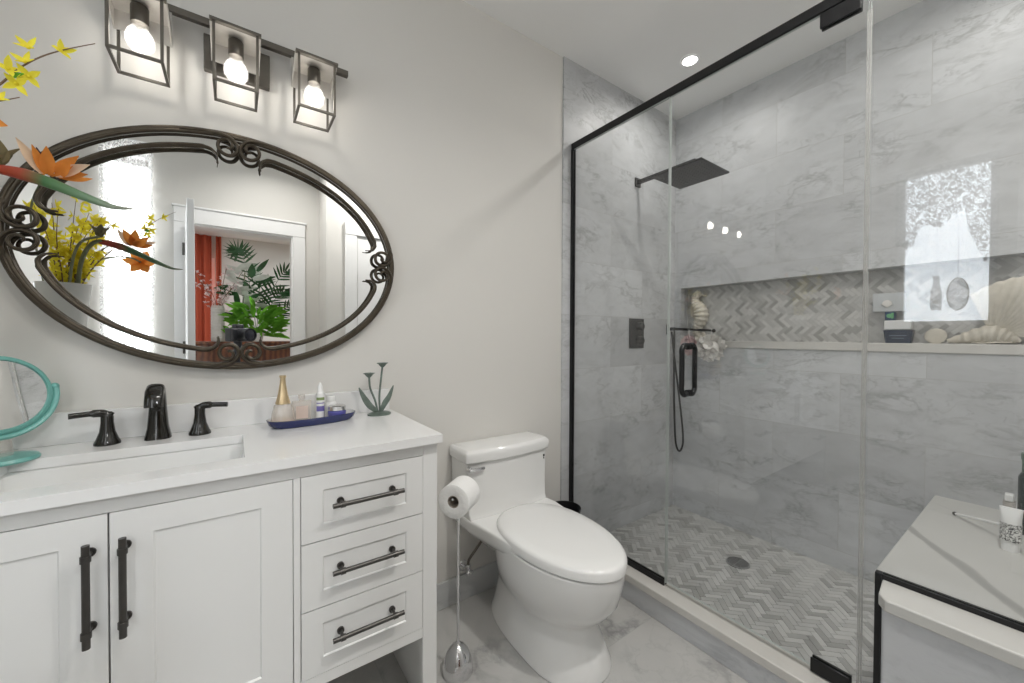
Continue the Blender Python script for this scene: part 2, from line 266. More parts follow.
# ------------------------------------------------------------------ mesh helpers (geometry is given in world metres)
class MB:
    def __init__(s): s.v = []; s.f = []; s.mi = []; s.cur = 0
    def add(s, verts, faces):
        o = len(s.v); s.v += [tuple(p) for p in verts]
        for f in faces: s.f.append([i + o for i in f]); s.mi.append(s.cur)
    def box(s, x0, x1, y0, y1, z0, z1):
        x0, x1 = min(x0, x1), max(x0, x1); y0, y1 = min(y0, y1), max(y0, y1); z0, z1 = min(z0, z1), max(z0, z1)
        v = [(x, y, z) for z in (z0, z1) for y in (y0, y1) for x in (x0, x1)]
        s.add(v, [(0, 2, 3, 1), (4, 5, 7, 6), (0, 1, 5, 4), (2, 6, 7, 3), (0, 4, 6, 2), (1, 3, 7, 5)])
    def loft(s, rings, cap=True, closed=True):
        n = len(rings[0]); vs = [p for r in rings for p in r]; fs = []
        for i in range(len(rings) - 1):
            for j in range(n if closed else n - 1):
                k = (j + 1) % n; fs.append((i * n + j, i * n + k, (i + 1) * n + k, (i + 1) * n + j))
        if cap: fs.append(tuple(range(n - 1, -1, -1))); fs.append(tuple((len(rings) - 1) * n + j for j in range(n)))
        s.add(vs, fs)
    def tube(s, pts, r, seg=10, flat=1.0, cap=True, close=False):
        pts = [Vector(p) for p in pts]; n = len(pts); rs = r if isinstance(r, (list, tuple)) else [r] * n
        rings = []; up = None
        for i, p in enumerate(pts):
            a = pts[(i - 1) % n] if (i > 0 or close) else pts[i]; b = pts[(i + 1) % n] if (i < n - 1 or close) else pts[i]
            t = (b - a).normalized() if (b - a).length > 1e-9 else Vector((0, 0, 1))
            if up is None:
                up = Vector((0, 0, 1)) if abs(t.z) < 0.9 else Vector((1, 0, 0))
            up = (up - t * up.dot(t)); up = up.normalized() if up.length > 1e-6 else t.orthogonal().normalized()
            sd = t.cross(up)
            rings.append([p + (up * math.cos(q) + sd * math.sin(q) * flat) * rs[i] for q in [2 * PI * k / seg for k in range(seg)]])
        if close: rings.append(rings[0]); cap = False
        s.loft(rings, cap)
    def cyl(s, p0, p1, r0, r1=None, seg=24): s.tube([p0, p1], [r0, r0 if r1 is None else r1], seg)
    def lathe(s, prof, c, axis=(0, 0, 1), seg=32, cap=True, sx=1.0):
        ax = Vector(axis).normalized(); u = ax.orthogonal().normalized() if abs(ax.z) < 0.99 else Vector((1, 0, 0)); w = ax.cross(u); c = Vector(c)
        s.loft([[c + ax * h + (u * math.cos(q) * sx + w * math.sin(q)) * r for q in [2 * PI * k / seg for k in range(seg)]] for r, h in prof], cap)
    def ball(s, c, r, seg=16, rings=10, sc=(1, 1, 1)):
        c = Vector(c); R = []
        for i in range(rings + 1):
            a = -PI / 2 + PI * i / rings; rr = max(math.cos(a), 0.001)
            R.append([c + Vector((math.cos(q) * rr * r * sc[0], math.sin(q) * rr * r * sc[1], math.sin(a) * r * sc[2])) for q in [2 * PI * k / seg for k in range(seg)]])
        s.loft(R)
    def build(s, name, mat, parent=None, smooth=True, bevel=0.0, bseg=2, angle=40, subsurf=0, kind=None):
        me = bpy.data.meshes.new(name)
        off = wl(parent) if parent else Vector((0, 0, 0))
        me.from_pydata([tuple(Vector(p) - off) for p in s.v], [], s.f)
        mats = mat if isinstance(mat, (list, tuple)) else [mat]
        for m in mats: me.materials.append(m)
        for p, k in zip(me.polygons, s.mi): p.material_index = k
        bm = bmesh.new(); bm.from_mesh(me); bmesh.ops.recalc_face_normals(bm, faces=bm.faces); bm.to_mesh(me); bm.free()
        o = bpy.data.objects.new(name, me); COL.objects.link(o)
        if smooth:
            me.shade_smooth()
            if angle: me.set_sharp_from_angle(angle=math.radians(angle))
        if bevel:
            md = o.modifiers.new('bevel', 'BEVEL'); md.width = bevel; md.segments = bseg; md.limit_method = 'ANGLE'; md.angle_limit = math.radians(35)
        if subsurf:
            md = o.modifiers.new('sub', 'SUBSURF'); md.levels = subsurf; md.render_levels = subsurf
        if parent: o.parent = parent
        if kind: o['kind'] = kind
        return o
def wl(o):
    v = Vector((0, 0, 0))
    while o is not None: v = v + o.location; o = o.parent
    return v
def thing(name, label, cat, loc=(0, 0, 0), group=None):
    o = bpy.data.objects.new(name, None); COL.objects.link(o); o.location = loc; o.empty_display_size = 0.05
    o['label'] = label; o['category'] = cat
    if group: o['group'] = group
    return o
def tag(o, label, cat, group=None, kind=None):
    o['label'] = label; o['category'] = cat
    if group: o['group'] = group
    if kind: o['kind'] = kind
    return o
def structure(name, m, mat, bevel=0.0, parent=None, **kw):
    o = m.build(name, mat, parent, bevel=bevel, **kw)
    if parent is None: o['kind'] = 'structure'
    return o
def copy_tree(o, parent=None):
    c = o.copy(); COL.objects.link(c); c.parent = parent
    for ch in [x for x in bpy.data.objects if x.parent == o]: copy_tree(ch, c)
    return c
def boxm(*a):
    m = MB(); m.box(*a); return m
def catmull(P, n=8, loop=False):
    P = [Vector(p) for p in P]; out = []; L = len(P)
    for i in range(L if loop else L - 1):
        a, b, c, d = (P[(i + k) % L] if loop else P[min(max(i + k, 0), L - 1)] for k in (-1, 0, 1, 2))
        for j in range(n):
            t = j / n; out.append(0.5 * ((2 * b) + (c - a) * t + (2 * a - 5 * b + 4 * c - d) * t * t + (3 * b - a - 3 * c + d) * t ** 3))
    if not loop: out.append(P[-1])
    return out

# ------------------------------------------------------------------ the room
H = 2.74; XL = -0.95; XG = 1.529; XT = 1.462; XB = 2.533; YB = -2.2; YC = -1.87
structure('floor', boxm(XL - 0.1, XB + 0.1, YB - 0.12, 0.1, -0.1, 0.0), M['floor'])
structure('ceiling', boxm(XL - 0.1, XB + 0.15, YB - 0.12, 0.1, H, H + 0.1), M['ceiling'])
structure('wall_back', boxm(XL - 0.1, XT, 0.0, 0.1, 0.0, H), M['paint'])
structure('wall_shower_side', boxm(XT, XB, -0.009, 0.1, 0.0, H), M['tileA'])
# long shower wall with the recessed shelf
NZ0, NZ1, NY0, NY1, ND = 1.194, 1.556, -0.055, -1.80, 0.095
m = MB()
m.box(XB, XB + 0.15, YC, 0.1, 0.0, NZ0 - 0.04); m.box(XB, XB + 0.15, YC, 0.1, NZ1, H)
m.box(XB, XB + 0.15, NY0, 0.1, NZ0 - 0.04, NZ1); m.box(XB, XB + 0.15, YC, NY1, NZ0 - 0.04, NZ1); m.box(XB + ND, XB + 0.15, NY1, NY0, NZ0 - 0.04, NZ1)
structure('wall_shower', m, M['tileB'])
structure('trim_1', boxm(XB - 0.008, XB + ND, NY1, NY0, NZ0 - 0.042, NZ0), M['curbslab'], 0.003)
# wall_left with window 1
WY0, WY1, WZ0, WZ1 = -1.345, -0.885, 1.31, 2.42
m = MB(); m.box(XL - 0.1, XL, YB, 0.0, 0.0, WZ0); m.box(XL - 0.1, XL, YB, 0.0, WZ1, H); m.box(XL - 0.1, XL, YB, WY0, WZ0, WZ1); m.box(XL - 0.1, XL, WY1, 0.0, WZ0, WZ1)
structure('wall_left', m, M['paint'])
def window_frame_yz(name, x, y0, y1, z0, z1, mid=True):
    m = MB(); t = 0.03
    m.box(x - 0.02, x + 0.02, y0, y0 + t, z0, z1); m.box(x - 0.02, x + 0.02, y1 - t, y1, z0, z1)
    m.box(x - 0.02, x + 0.02, y0 + t, y1 - t, z0, z0 + t); m.box(x - 0.02, x + 0.02, y0 + t, y1 - t, z1 - t, z1)
    o = structure(name, m, M['trimwhite'], 0.003)
    g = boxm(x - 0.004, x + 0.004, y0 + t, y1 - t, z0 + t, z1 - t); g.build('window_pane', M['glass'], o, smooth=False)
    return o
window_frame_yz('window_1', XL - 0.05, WY0, WY1, WZ0, WZ1)
# front wall of the bathroom (behind the photographer) with doorway and window 2, then the closet side
DX0, DX1, DZ = -0.27, 0.40, 2.045; VX0, VX1, VZ0, VZ1 = -0.72, -0.48, 0.62, 2.50
m = MB()
m.box(XL - 0.1, VX0, YB - 0.12, YB, 0, H); m.box(VX0, VX1, YB - 0.12, YB, 0, VZ0); m.box(VX0, VX1, YB - 0.12, YB, VZ1, H)
m.box(VX1, DX0, YB - 0.12, YB, 0, H); m.box(DX0, DX1, YB - 0.12, YB, DZ, H); m.box(DX1, 0.60, YB - 0.12, YB, 0, H)
structure('wall_front', m, M['paint'])
m = MB(); m.box(0.60, 0.72, YB - 0.12, YC, 0, H); m.box(0.72, XB + 0.15, YC - 0.12, YC, 0, H)
structure('wall_closet', m, M['paint'])
m = MB(); m.box(VX0, VX0 + 0.02, YB - 0.08, YB - 0.04, VZ0, VZ1); m.box(VX1 - 0.02, VX1, YB - 0.08, YB - 0.04, VZ0, VZ1)
m.box(VX0 + 0.02, VX1 - 0.02, YB - 0.08, YB - 0.04, VZ0, VZ0 + 0.03); m.box(VX0 + 0.02, VX1 - 0.02, YB - 0.08, YB - 0.04, VZ1 - 0.03, VZ1); m.box(VX0 + 0.02, VX1 - 0.02, YB - 0.08, YB - 0.04, 1.52, 1.56)
w2 = structure('window_2', m, M['trimwhite'])
# door casing (bathroom side), jambs
m = MB(); m.box(DX0 - 0.09, DX0, YB, YB + 0.02, 0, DZ); m.box(DX1, DX1 + 0.09, YB, YB + 0.02, 0, DZ); m.box(DX0 - 0.09, DX1 + 0.09, YB, YB + 0.022, DZ, DZ + 0.11); m.box(DX0 - 0.10, DX1 + 0.10, YB, YB + 0.03, DZ + 0.11, DZ + 0.125)
structure('trim_2', m, M['trimwhite'], 0.003)
m = MB(); m.box(DX0, DX0 + 0.02, YB - 0.12, YB, 0, DZ); m.box(DX1 - 0.012, DX1, YB - 0.12, YB, 0, DZ); m.box(DX0 + 0.02, DX1 - 0.012, YB - 0.12, YB, DZ - 0.012, DZ)
structure('trim_3', m, M['trimwhite'])
# open door leaf swung into the bathroom
hx, hy, fx, fy = -0.262, -2.17, -0.196, -1.46
dv = Vector((fx - hx, fy - hy, 0)).normalized(); nv = Vector((-dv.y, dv.x, 0)) * 0.035
m = MB(); P0, P1 = Vector((hx, hy, 0)), Vector((fx, fy, 0))
m.loft([[P0 + Vector((0, 0, z)), P1 + Vector((0, 0, z)), P1 + nv + Vector((0, 0, z)), P0 + nv + Vector((0, 0, z))] for z in (0.012, 2.03)])
dr = structure('door_1', m, M['trimwhite'], 0.002)
for z in (0.3, 1.08, 1.80):
    k = MB(); c = P0 + nv * 1.2; k.cyl((c.x, c.y, z), (c.x, c.y, z + 0.09), 0.008, seg=10); k.build('hinge', M['gun'], dr)
k = MB(); c = P0.lerp(P1, 0.92); k.cyl((c.x, c.y, 0.95), (c.x + 0.05, c.y, 0.95), 0.012); k.ball((c.x + 0.06, c.y, 0.95), 0.025); k.build('door_knob', M['gun'], dr)
# closet door on the return wall
m = MB(); m.box(0.74, 0.83, YC, YC + 0.02, 0, 2.05); m.box(1.50, 1.55, YC, YC + 0.02, 0, 2.05); m.box(0.74, 1.55, YC, YC + 0.022, 2.05, 2.16)
structure('trim_4', m, M['trimwhite'], 0.003)
m = MB(); m.box(0.835, 1.495, YC, YC + 0.012, 0.01, 2.045); structure('door_2', m, M['trimwhite'], 0.002)
# baseboard
structure('baseboard_back', boxm(0.30, XG - 0.075, -0.012, 0.0, 0.0, 0.117), M['marble'], 0.002)
# shower curb
m = MB(); m.box(1.474, 1.543, -1.30, -0.013, 0.0, 0.098); structure('trim_5', m, M['marble_lt'])
m = MB(); m.box(1.455, 1.550, -1.30, -0.010, 0.0985, 0.133); structure('trim_6', m, M['curbslab'], 0.004)
# herringbone mosaics
def herring(name, x0, x1, y0, y1, W, n, gap, h, put, mats, seed, gmat=None):
    rnd = random.Random(seed); m = MB(); c, s_ = math.cos(PI / 4), math.sin(PI / 4); ox, oy = x0, y0
    R = int(3 * max(x1 - x0, y1 - y0) / W) + 8
    def clip(poly, ax, val, keep_less):
        out = []
        for i in range(len(poly)):
            a, b = poly[i], poly[(i + 1) % len(poly)]; ia = (a[ax] <= val) == keep_less; ib = (b[ax] <= val) == keep_less
            if ia: out.append(a)
            if ia != ib:
                t = (val - a[ax]) / (b[ax] - a[ax]); out.append((a[0] + (b[0] - a[0]) * t, a[1] + (b[1] - a[1]) * t))
        return out
    for ib in range(-R // n - 1, R // n + 1):
        for ia in range(-R, R):
            bx, by = (-ia + n * ib), (ia + n * ib)
            for q in ((bx, by, bx + n, by + 1), (bx + n, by, bx + n + 1, by + n)):
                g = gap / 2
                P = [(q[0] * W + g, q[1] * W + g), (q[2] * W - g, q[1] * W + g), (q[2] * W - g, q[3] * W - g), (q[0] * W + g, q[3] * W - g)]
                P = [(ox + c * a - s_ * b, oy + s_ * a + c * b) for a, b in P]
                if max(p[0] for p in P) < x0 or min(p[0] for p in P) > x1 or max(p[1] for p in P) < y0 or min(p[1] for p in P) > y1: continue
                for ax, val, kl in ((0, x0, False), (0, x1, True), (1, y0, False), (1, y1, True)):
                    if len(P) >= 3: P = clip(P, ax, val, kl)
                if len(P) < 3: continue
                m.cur = rnd.choice([0, 0, 0, 1, 1, 1, 2, 2, 3, 4] if rnd.random() < 0.9 else [3, 4])
                k = len(P); vs = [put(a, b, 0) for a, b in P] + [put(a, b, h) for a, b in P]
                m.add(vs, [tuple(range(k, 2 * k))] + [(i, (i + 1) % k, k + (i + 1) % k, k + i) for i in range(k)])
    return m.build(name, mats, smooth=False)
MOS = [M['mos%d' % i] for i in range(5)]
o = structure('shower_floor', boxm(1.544, XB, -1.30, -0.009, 0.0, 0.022), M['grout'])
hf = herring('mosaic', 1.544, XB, -1.30, -0.010, 0.025, 3, 0.0020, 0.003, lambda a, b, h: (a, b, 0.022 + h), MOS, 3); hf.parent = o
o = structure('niche_back', boxm(XB + ND - 0.004, XB + ND, NY1, NY0, NZ0, NZ1), M['grout'])
hf = herring('mosaic', NY1, NY0, NZ0, NZ1, 0.0185, 3, 0.0016, 0.002, lambda a, b, h: (XB + ND - 0.004 - h, a, b), MOS, 5); hf.parent = o
# drain
t = thing('shower_drain', 'round grey steel drain grate set in the herringbone shower floor', 'drain', (2.16, -0.62, 0.025))
m = MB(); m.lathe([(0.056, 0.0), (0.056, 0.004), (0.050, 0.006), (0.050, 0.002), (0.001, 0.002)], (2.16, -0.62, 0.025), seg=36); m.build('rim', M['steel'], t)
m = MB()
for i in range(-4, 5):
    L = math.sqrt(max(0, 0.048 ** 2 - (i * 0.0105) ** 2)); m.box(2.16 + i * 0.0105 - 0.0028, 2.16 + i * 0.0105 + 0.0028, -0.62 - L, -0.62 + L, 0.0275, 0.0305)
m.box(2.112, 2.208, -0.623, -0.617, 0.0275, 0.0300); m.build('grate', M['steel'], t)

# bench and its knee wall
t = thing('shower_bench', 'marble shower bench with a veined cream top slab beyond the glass', 'bench', (1.9, -1.6, 0))
m = MB(); m.box(1.435, 1.515, -1.86, -1.322, 0.0, 0.489); m.box(1.515, XB, -1.86, -1.303, 0.0, 0.489); m.build('base', M['marble_lt'], t, smooth=False)
m = MB(); P = [(1.405, -1.865), (XB, -1.865), (XB, -1.277), (1.541, -1.277), (1.541, -1.3025), (1.5175, -1.3025), (1.43, -1.312), (1.405, -1.33)]
m.loft([[(a, b, z) for a, b in P] for z in (0.489, 0.522)]); m.build('seat_slab', M['slab'], t, smooth=False, bevel=0.004, bseg=2)

# ------------------------------------------------------------------ shower glass
gt = 0.005
def pane(name, poly, mat_edge=True, parent=None):
    m = MB(); k = len(poly); vs = [(XG - gt, y, z) for y, z in poly] + [(XG + gt, y, z) for y, z in poly]
    m.cur = 0; m.add(vs, [tuple(range(k)), tuple(range(2 * k - 1, k - 1, -1))])
    o_ = len(m.v) - 2 * k; m.cur = 1
    for i in range(k): m.f.append([o_ + i, o_ + (i + 1) % k, o_ + k + (i + 1) % k, o_ + k + i]); m.mi.append(1)
    return m.build(name, [M['glass'], M['glass_edge']], parent, smooth=False)
t = thing('shower_glass_panel', 'fixed clear glass shower panel beside the toilet', 'glass panel', (XG, -0.3, 0.134))
pane('glass', [(-0.012, 0.14), (-0.604, 0.14), (-0.604, 2.25), (-0.012, 2.25)], parent=t)
m = MB(); m.box(XG - 0.011, XG - gt, -0.026, -0.010, 0.134, 2.25); m.box(XG + gt, XG + 0.011, -0.026, -0.010, 0.134, 2.25); m.build('wall_channel', M['matte_black'], t)
m = MB(); m.box(XG - 0.011, XG - gt, -0.604, -0.026, 0.1335, 0.158); m.box(XG + gt, XG + 0.011, -0.604, -0.026, 0.1335, 0.158); m.build('bottom_channel', M['matte_black'], t)
t = thing('glass_door', 'hinged clear glass shower door with a black loop pull', 'glass door', (XG, -0.93, 0.134))
pane('glass', [(-0.611, 0.150), (-1.251, 0.150), (-1.251, 2.247), (-0.611, 2.247)], parent=t)
boxm(XG - 0.0045, XG + 0.0045, -1.135, -0.612, 0.135, 0.149).build('sweep', M['bulbglass'], t, smooth=False)
hd = MB()
for sgn in (-1, 1):
    x = XG + sgn * 0.048; yc = -0.700
    hd.tube(catmull([(XG + sgn * gt, yc, 1.180), (XG + sgn * 0.03, yc, 1.185), (x, yc, 1.168), (x, yc, 1.14), (x, yc, 1.08), (x, yc, 1.03), (x, yc, 1.00), (XG + sgn * 0.03, yc, 0.981), (XG + sgn * gt, yc, 0.986)], 8), 0.0105, 14)
    for z in (1.180, 0.986): hd.cyl((XG + sgn * gt, yc, z), (XG + sgn * 0.010, yc, z), 0.014)
hd.build('handle', M['matte_black'], t)
for z0 in (2.205, 0.098):
    m = MB(); lo = 0.137 if z0 < 1 else 2.198; hi = 0.182 if z0 < 1 else 2.245
    for sgn in (-1, 1): m.box(XG + sgn * gt, XG + sgn * 0.012, -1.234, -1.134, lo, hi)
    m.build('hinge', M['matte_black'], t, bevel=0.002)
t = thing('shower_glass_panel', 'notched fixed glass shower panel standing on the bench slab', 'glass panel', (XG, -1.5, 0.134))
pane('glass', [(-1.256, 0.14), (-1.2855, 0.14), (-1.2855, 0.53), (-1.86, 0.53), (-1.86, 2.25), (-1.256, 2.25)], parent=t)
boxm(XG - 0.0085, XG - 0.0052, -1.260, -1.248, 0.152, 2.182).build('seal_strip', M['seal'], t, smooth=False)
m = MB(); m.box(XG - 0.010, XG + 0.010, -1.3000, -1.2860, 0.134, 0.536)
m.build('side_channel', M['matte_black'], t)
m = MB(); m.box(XG - 0.011, XG - gt, -1.865, -1.3005, 0.5225, 0.536); m.box(XG + gt, XG + 0.011, -1.865, -1.3005, 0.5225, 0.536); m.build('bottom_channel', M['matte_black'], t)
tag(boxm(XG - 0.010, XG + 0.010, -1.865, -0.0095, 2.2505, 2.284).build('shower_header', M['matte_black'], bevel=0.002), 'long black metal header rail running along the top of the shower glass', 'rail')

# ------------------------------------------------------------------ vanity
VX, VL, VF = 0.508, -0.930, -0.478
t = thing('bathroom_vanity', 'white shaker bathroom vanity with two doors and a bank of drawers', 'vanity', (-0.21, -0.24, 0))
ZT = 0.892
m = MB()
m.box(VL, VL + 0.018, VF + 0.02, -0.004, 0.0, ZT); m.box(VX - 0.018, VX, VF + 0.02, -0.004, 0.0, ZT)
m.box(VL + 0.018, VX - 0.018, -0.022, -0.004, 0.30, ZT); m.box(VL + 0.018, VX - 0.018, VF + 0.02, -0.022, 0.300, 0.318)
m.box(0.117, 0.133, VF + 0.02, -0.022, 0.318, ZT); m.box(-0.553, -0.537, VF + 0.02, -0.022, 0.318, ZT)
m.build('carcass', M['vanity'], t, bevel=0.001, bseg=1)
m = MB(); y0, y1 = VF, VF + 0.02
m.box(VX - 0.046, VX, y0, y1, 0.0, ZT); m.box(VL, VL + 0.046, y0, y1, 0.0, ZT)
m.box(VL + 0.046, VX - 0.046, y0, y1, 0.857, ZT); m.box(VL + 0.046, VX - 0.046, y0, y1, 0.299, 0.330)
m.box(0.1175, 0.1335, y0, y1, 0.330, 0.857); m.box(-0.5545, -0.5385, y0, y1, 0.330, 0.857)
m.build('face_frame', M['vanity'], t, bevel=0.0012, bseg=1)
def shaker(x0, x1, z0, z1, fr):
    m = MB(); g = 0.0016; x0 += g; x1 -= g; z0 += g; z1 -= g; ya, yb = VF - 0.001, VF + 0.016
    xi0, xi1, zi0, zi1 = x0 + fr, x1 - fr, z0 + fr * 0.82, z1 - fr * 0.82; d = 0.004; e = 0.003
    O = [(x0, z0), (x1, z0), (x1, z1), (x0, z1)]; I = [(xi0, zi0), (xi1, zi0), (xi1, zi1), (xi0, zi1)]; J = [(xi0 + e, zi0 + e), (xi1 - e, zi0 + e), (xi1 - e, zi1 - e), (xi0 + e, zi1 - e)]
    vs = [(a, yb, b) for a, b in O] + [(a, ya, b) for a, b in O] + [(a, ya, b) for a, b in I] + [(a, ya + d, b) for a, b in J]
    fs = [(0, 1, 2, 3), (12, 13, 14, 15)]
    for L in (0, 4, 8):
        for i in range(4): k = (i + 1) % 4; fs.append((L + i, L + k, L + 4 + k, L + 4 + i))
    m.add(vs, fs); return m
def pull(a, b, parent):
    a, b = Vector(a), Vector(b); m = MB(); d = (b - a).normalized(); m.cyl(a, b, 0.0062, seg=14)
    for q in (0.13, 0.87):
        c = a.lerp(b, q); m.cyl(c - d * 0.006, c + d * 0.006, 0.0082, seg=14); m.cyl(c, (c.x, VF, c.z), 0.0042, seg=12); m.cyl((c.x, VF + 0.001, c.z), (c.x, VF - 0.005, c.z), 0.009, seg=16)
    return m.build('handle', M['gun'], parent)
def drawer(x0, x1, z0, z1):
    d = shaker(x0, x1, z0, z1, 0.05).build('drawer', M['vanity'], t, angle=20); xc = (x0 + x1) / 2; zc = (z0 + z1) / 2 + 0.008
    pull((xc - 0.094, VF - 0.033, zc), (xc + 0.094, VF - 0.033, zc), d); return d
for z0, z1 in ((0.6815, 0.857), (0.506, 0.6815), (0.330, 0.506)):
    drawer(0.1335, 0.462, z0, z1); drawer(-0.884, -0.5545, z0, z1)
for (x0, x1, hx_) in ((-0.5385, -0.2105, -0.236), (-0.2105, 0.1175, -0.185)):
    d = shaker(x0, x1, 0.330, 0.857, 0.066).build('door', M['vanity'], t, angle=20)
    pull((hx_, VF - 0.033, 0.612), (hx_, VF - 0.033, 0.812), d)
# worktop with undermount sink and splash
SX0, SX1, SY0, SY1 = -0.435, 0.018, -0.435, -0.165
t2 = thing('vanity_worktop', 'white stone vanity worktop with backsplash and undermount rectangular basin', 'worktop', (-0.21, -0.25, 0.893))
m = MB(); z0, z1 = 0.893, 0.918; x0, x1, y0, y1 = VL - 0.004, 0.516, -0.50, -0.002
m.box(x0, SX0, y0, y1, z0, z1); m.box(SX1, x1, y0, y1, z0, z1); m.box(SX0, SX1, y0, SY0, z0, z1); m.box(SX0, SX1, SY1, y1, z0, z1)
m.build('slab', M['counter'], t2, smooth=False)
boxm(x0, 0.508, -0.022, -0.002, 0.918, 1.004).build('backsplash', M['counter'], t2, bevel=0.0015)
def rrect(x0, x1, y0, y1, r, z, n=5):
    out = []
    for cx, cy, a0 in ((x1 - r, y1 - r, 0), (x0 + r, y1 - r, PI / 2), (x0 + r, y0 + r, PI), (x1 - r, y0 + r, 1.5 * PI)):
        for i in range(n + 1): a = a0 + PI / 2 * i / n; out.append((cx + r * math.cos(a), cy + r * math.sin(a), z))
    return out
m = MB()
e = 0.006
rings = [rrect(SX0 - e, SX1 + e, SY0 - e, SY1 + e, 0.02, 0.8925), rrect(SX0 + .002, SX1 - .002, SY0 + .002, SY1 - .002, 0.03, 0.888), rrect(SX0 + .008, SX1 - .008, SY0 + .008, SY1 - .008, 0.035, 0.82), rrect(SX0 + .03, SX1 - .03, SY0 + .03, SY1 - .03, 0.04, 0.765), rrect(SX0 + .18, SX1 - .18, SY0 + .11, SY1 - .11, 0.02, 0.758)]
m.loft(rings, cap=False); k = len(rings[0]); m.f.append([4 * k + j for j in range(k)]); m.mi.append(0)
m.build('basin', M['ceramic'], t2)

# faucet: spout and two lever handles
t = thing('faucet', 'dark bronze widespread faucet with tall arched spout between two lever handles', 'faucet', (-0.185, -0.085, 0.918))
FX = -0.183
m = MB()
ring = []
for (y, z, w, d) in ((-0.075, 0.918, 0.030, 0.030), (-0.075, 0.926, 0.029, 0.028), (-0.075, 0.95, 0.024, 0.024), (-0.076, 1.00, 0.020, 0.021), (-0.080, 1.030, 0.019, 0.020), (-0.092, 1.055, 0.019, 0.019), (-0.115, 1.064, 0.020, 0.016), (-0.138, 1.056, 0.020, 0.014), (-0.150, 1.036, 0.020, 0.013), (-0.153, 1.018, 0.020, 0.012)):
    ring.append((Vector((FX, y, z)), w, d))
rs = []
for i, (c, w, d) in enumerate(ring):
    a = ring[max(i - 1, 0)][0]; b = ring[min(i + 1, len(ring) - 1)][0]; tn = (b - a).normalized(); sd = Vector((1, 0, 0)); up = tn.cross(sd)
    rs.append([c + sd * w * math.copysign(abs(math.cos(q)) ** 0.7, math.cos(q)) + up * d * math.copysign(abs(math.sin(q)) ** 0.7, math.sin(q)) for q in [2 * PI * k / 20 for k in range(20)]])
m.loft(rs); m.build('spout', M['black_metal'], t, angle=60)
for s in (-1, 1):
    cx = FX - 0.004 + s * 0.099; cy = -0.082; m = MB()
    m.lathe([(0.027, 0), (0.027, 0.006), (0.023, 0.014), (0.016, 0.035), (0.013, 0.06), (0.013, 0.075), (0.010, 0.084), (0.001, 0.086)], (cx, cy, 0.918), seg=24)
    m.tube(catmull([(cx - s * 0.006, cy, 0.992), (cx + s * 0.008, cy - 0.003, 1.003), (cx + s * 0.03, cy - 0.008, 1.005), (cx + s * 0.068, cy - 0.020, 1.004)], 6), [0.013] * 4 + [0.0105] * 8 + [0.0075] * 7, 12, flat=0.8)
    m.build('lever_handle', M['black_metal'], t)

# ------------------------------------------------------------------ wall mirror with scroll frame
MX, MZ, MY = 0.013, 1.488, -0.040
t = thing('oval_mirror', 'large oval wall mirror in a dark bronze double frame with scrolls', 'mirror', (MX, -0.01, MZ))
m = MB(); el = lambda a, b, y, n=96: [(MX + a * math.cos(2 * PI * k / n), y, MZ + b * math.sin(2 * PI * k / n)) for k in range(n)]
m.loft([el(0.492, 0.364, -0.004), el(0.492, 0.364, -0.020)]); m.build('mirror_glass', M['mirror'], t, angle=30)
m = MB(); m.tube(el(0.501, 0.3730, MY + 0.012), 0.0100, 12, close=True); m.tube(el(0.4945, 0.3665, MY + 0.006), 0.0055, 10, close=True); m.build('outer_ring', M['bronze'], t, angle=None)
A2, B2 = 0.449, 0.3225
for q in range(4):
    gx, gz = 0.205, 0.29
    a0 = q * PI / 2 + (gz if q % 2 == 0 else gx); a1 = (q + 1) * PI / 2 - (gx if q % 2 == 0 else gz)
    pts = [Vector((MX + A2 * math.cos(a), MY, MZ + B2 * math.sin(a))) for a in [a0 + (a1 - a0) * k / 24 for k in range(25)]]
    def tail(p, a, sgn):  # inward hook with a pointed tip, next to the scroll
        n_ = Vector((math.cos(a), 0, math.sin(a))).normalized(); tt = Vector((-A2 * math.sin(a), 0, B2 * math.cos(a))).normalized() * sgn
        return [p + tt * 0.018 - n_ * 0.006, p + tt * 0.028 - n_ * 0.020, p + tt * 0.028 - n_ * 0.034, p + tt * 0.024 - n_ * 0.046]
    P = list(reversed(tail(pts[0], a0, -1))) + pts + tail(pts[-1], a1, 1)
    R = [0.0012, 0.003, 0.0045, 0.006] + [0.0072] * 25 + [0.006, 0.0045, 0.003, 0.0012]
    C = catmull(P, 4); Rr = [R[min(i // 4, len(R) - 1)] for i in range(len(C))]
    m = MB(); m.tube(C, Rr, 10); m.tube([c + Vector((0, -0.007, 0)) for c in C], [r * 0.45 for r in Rr], 8); m.build('inner_arc', M['bronze'], t, angle=None)
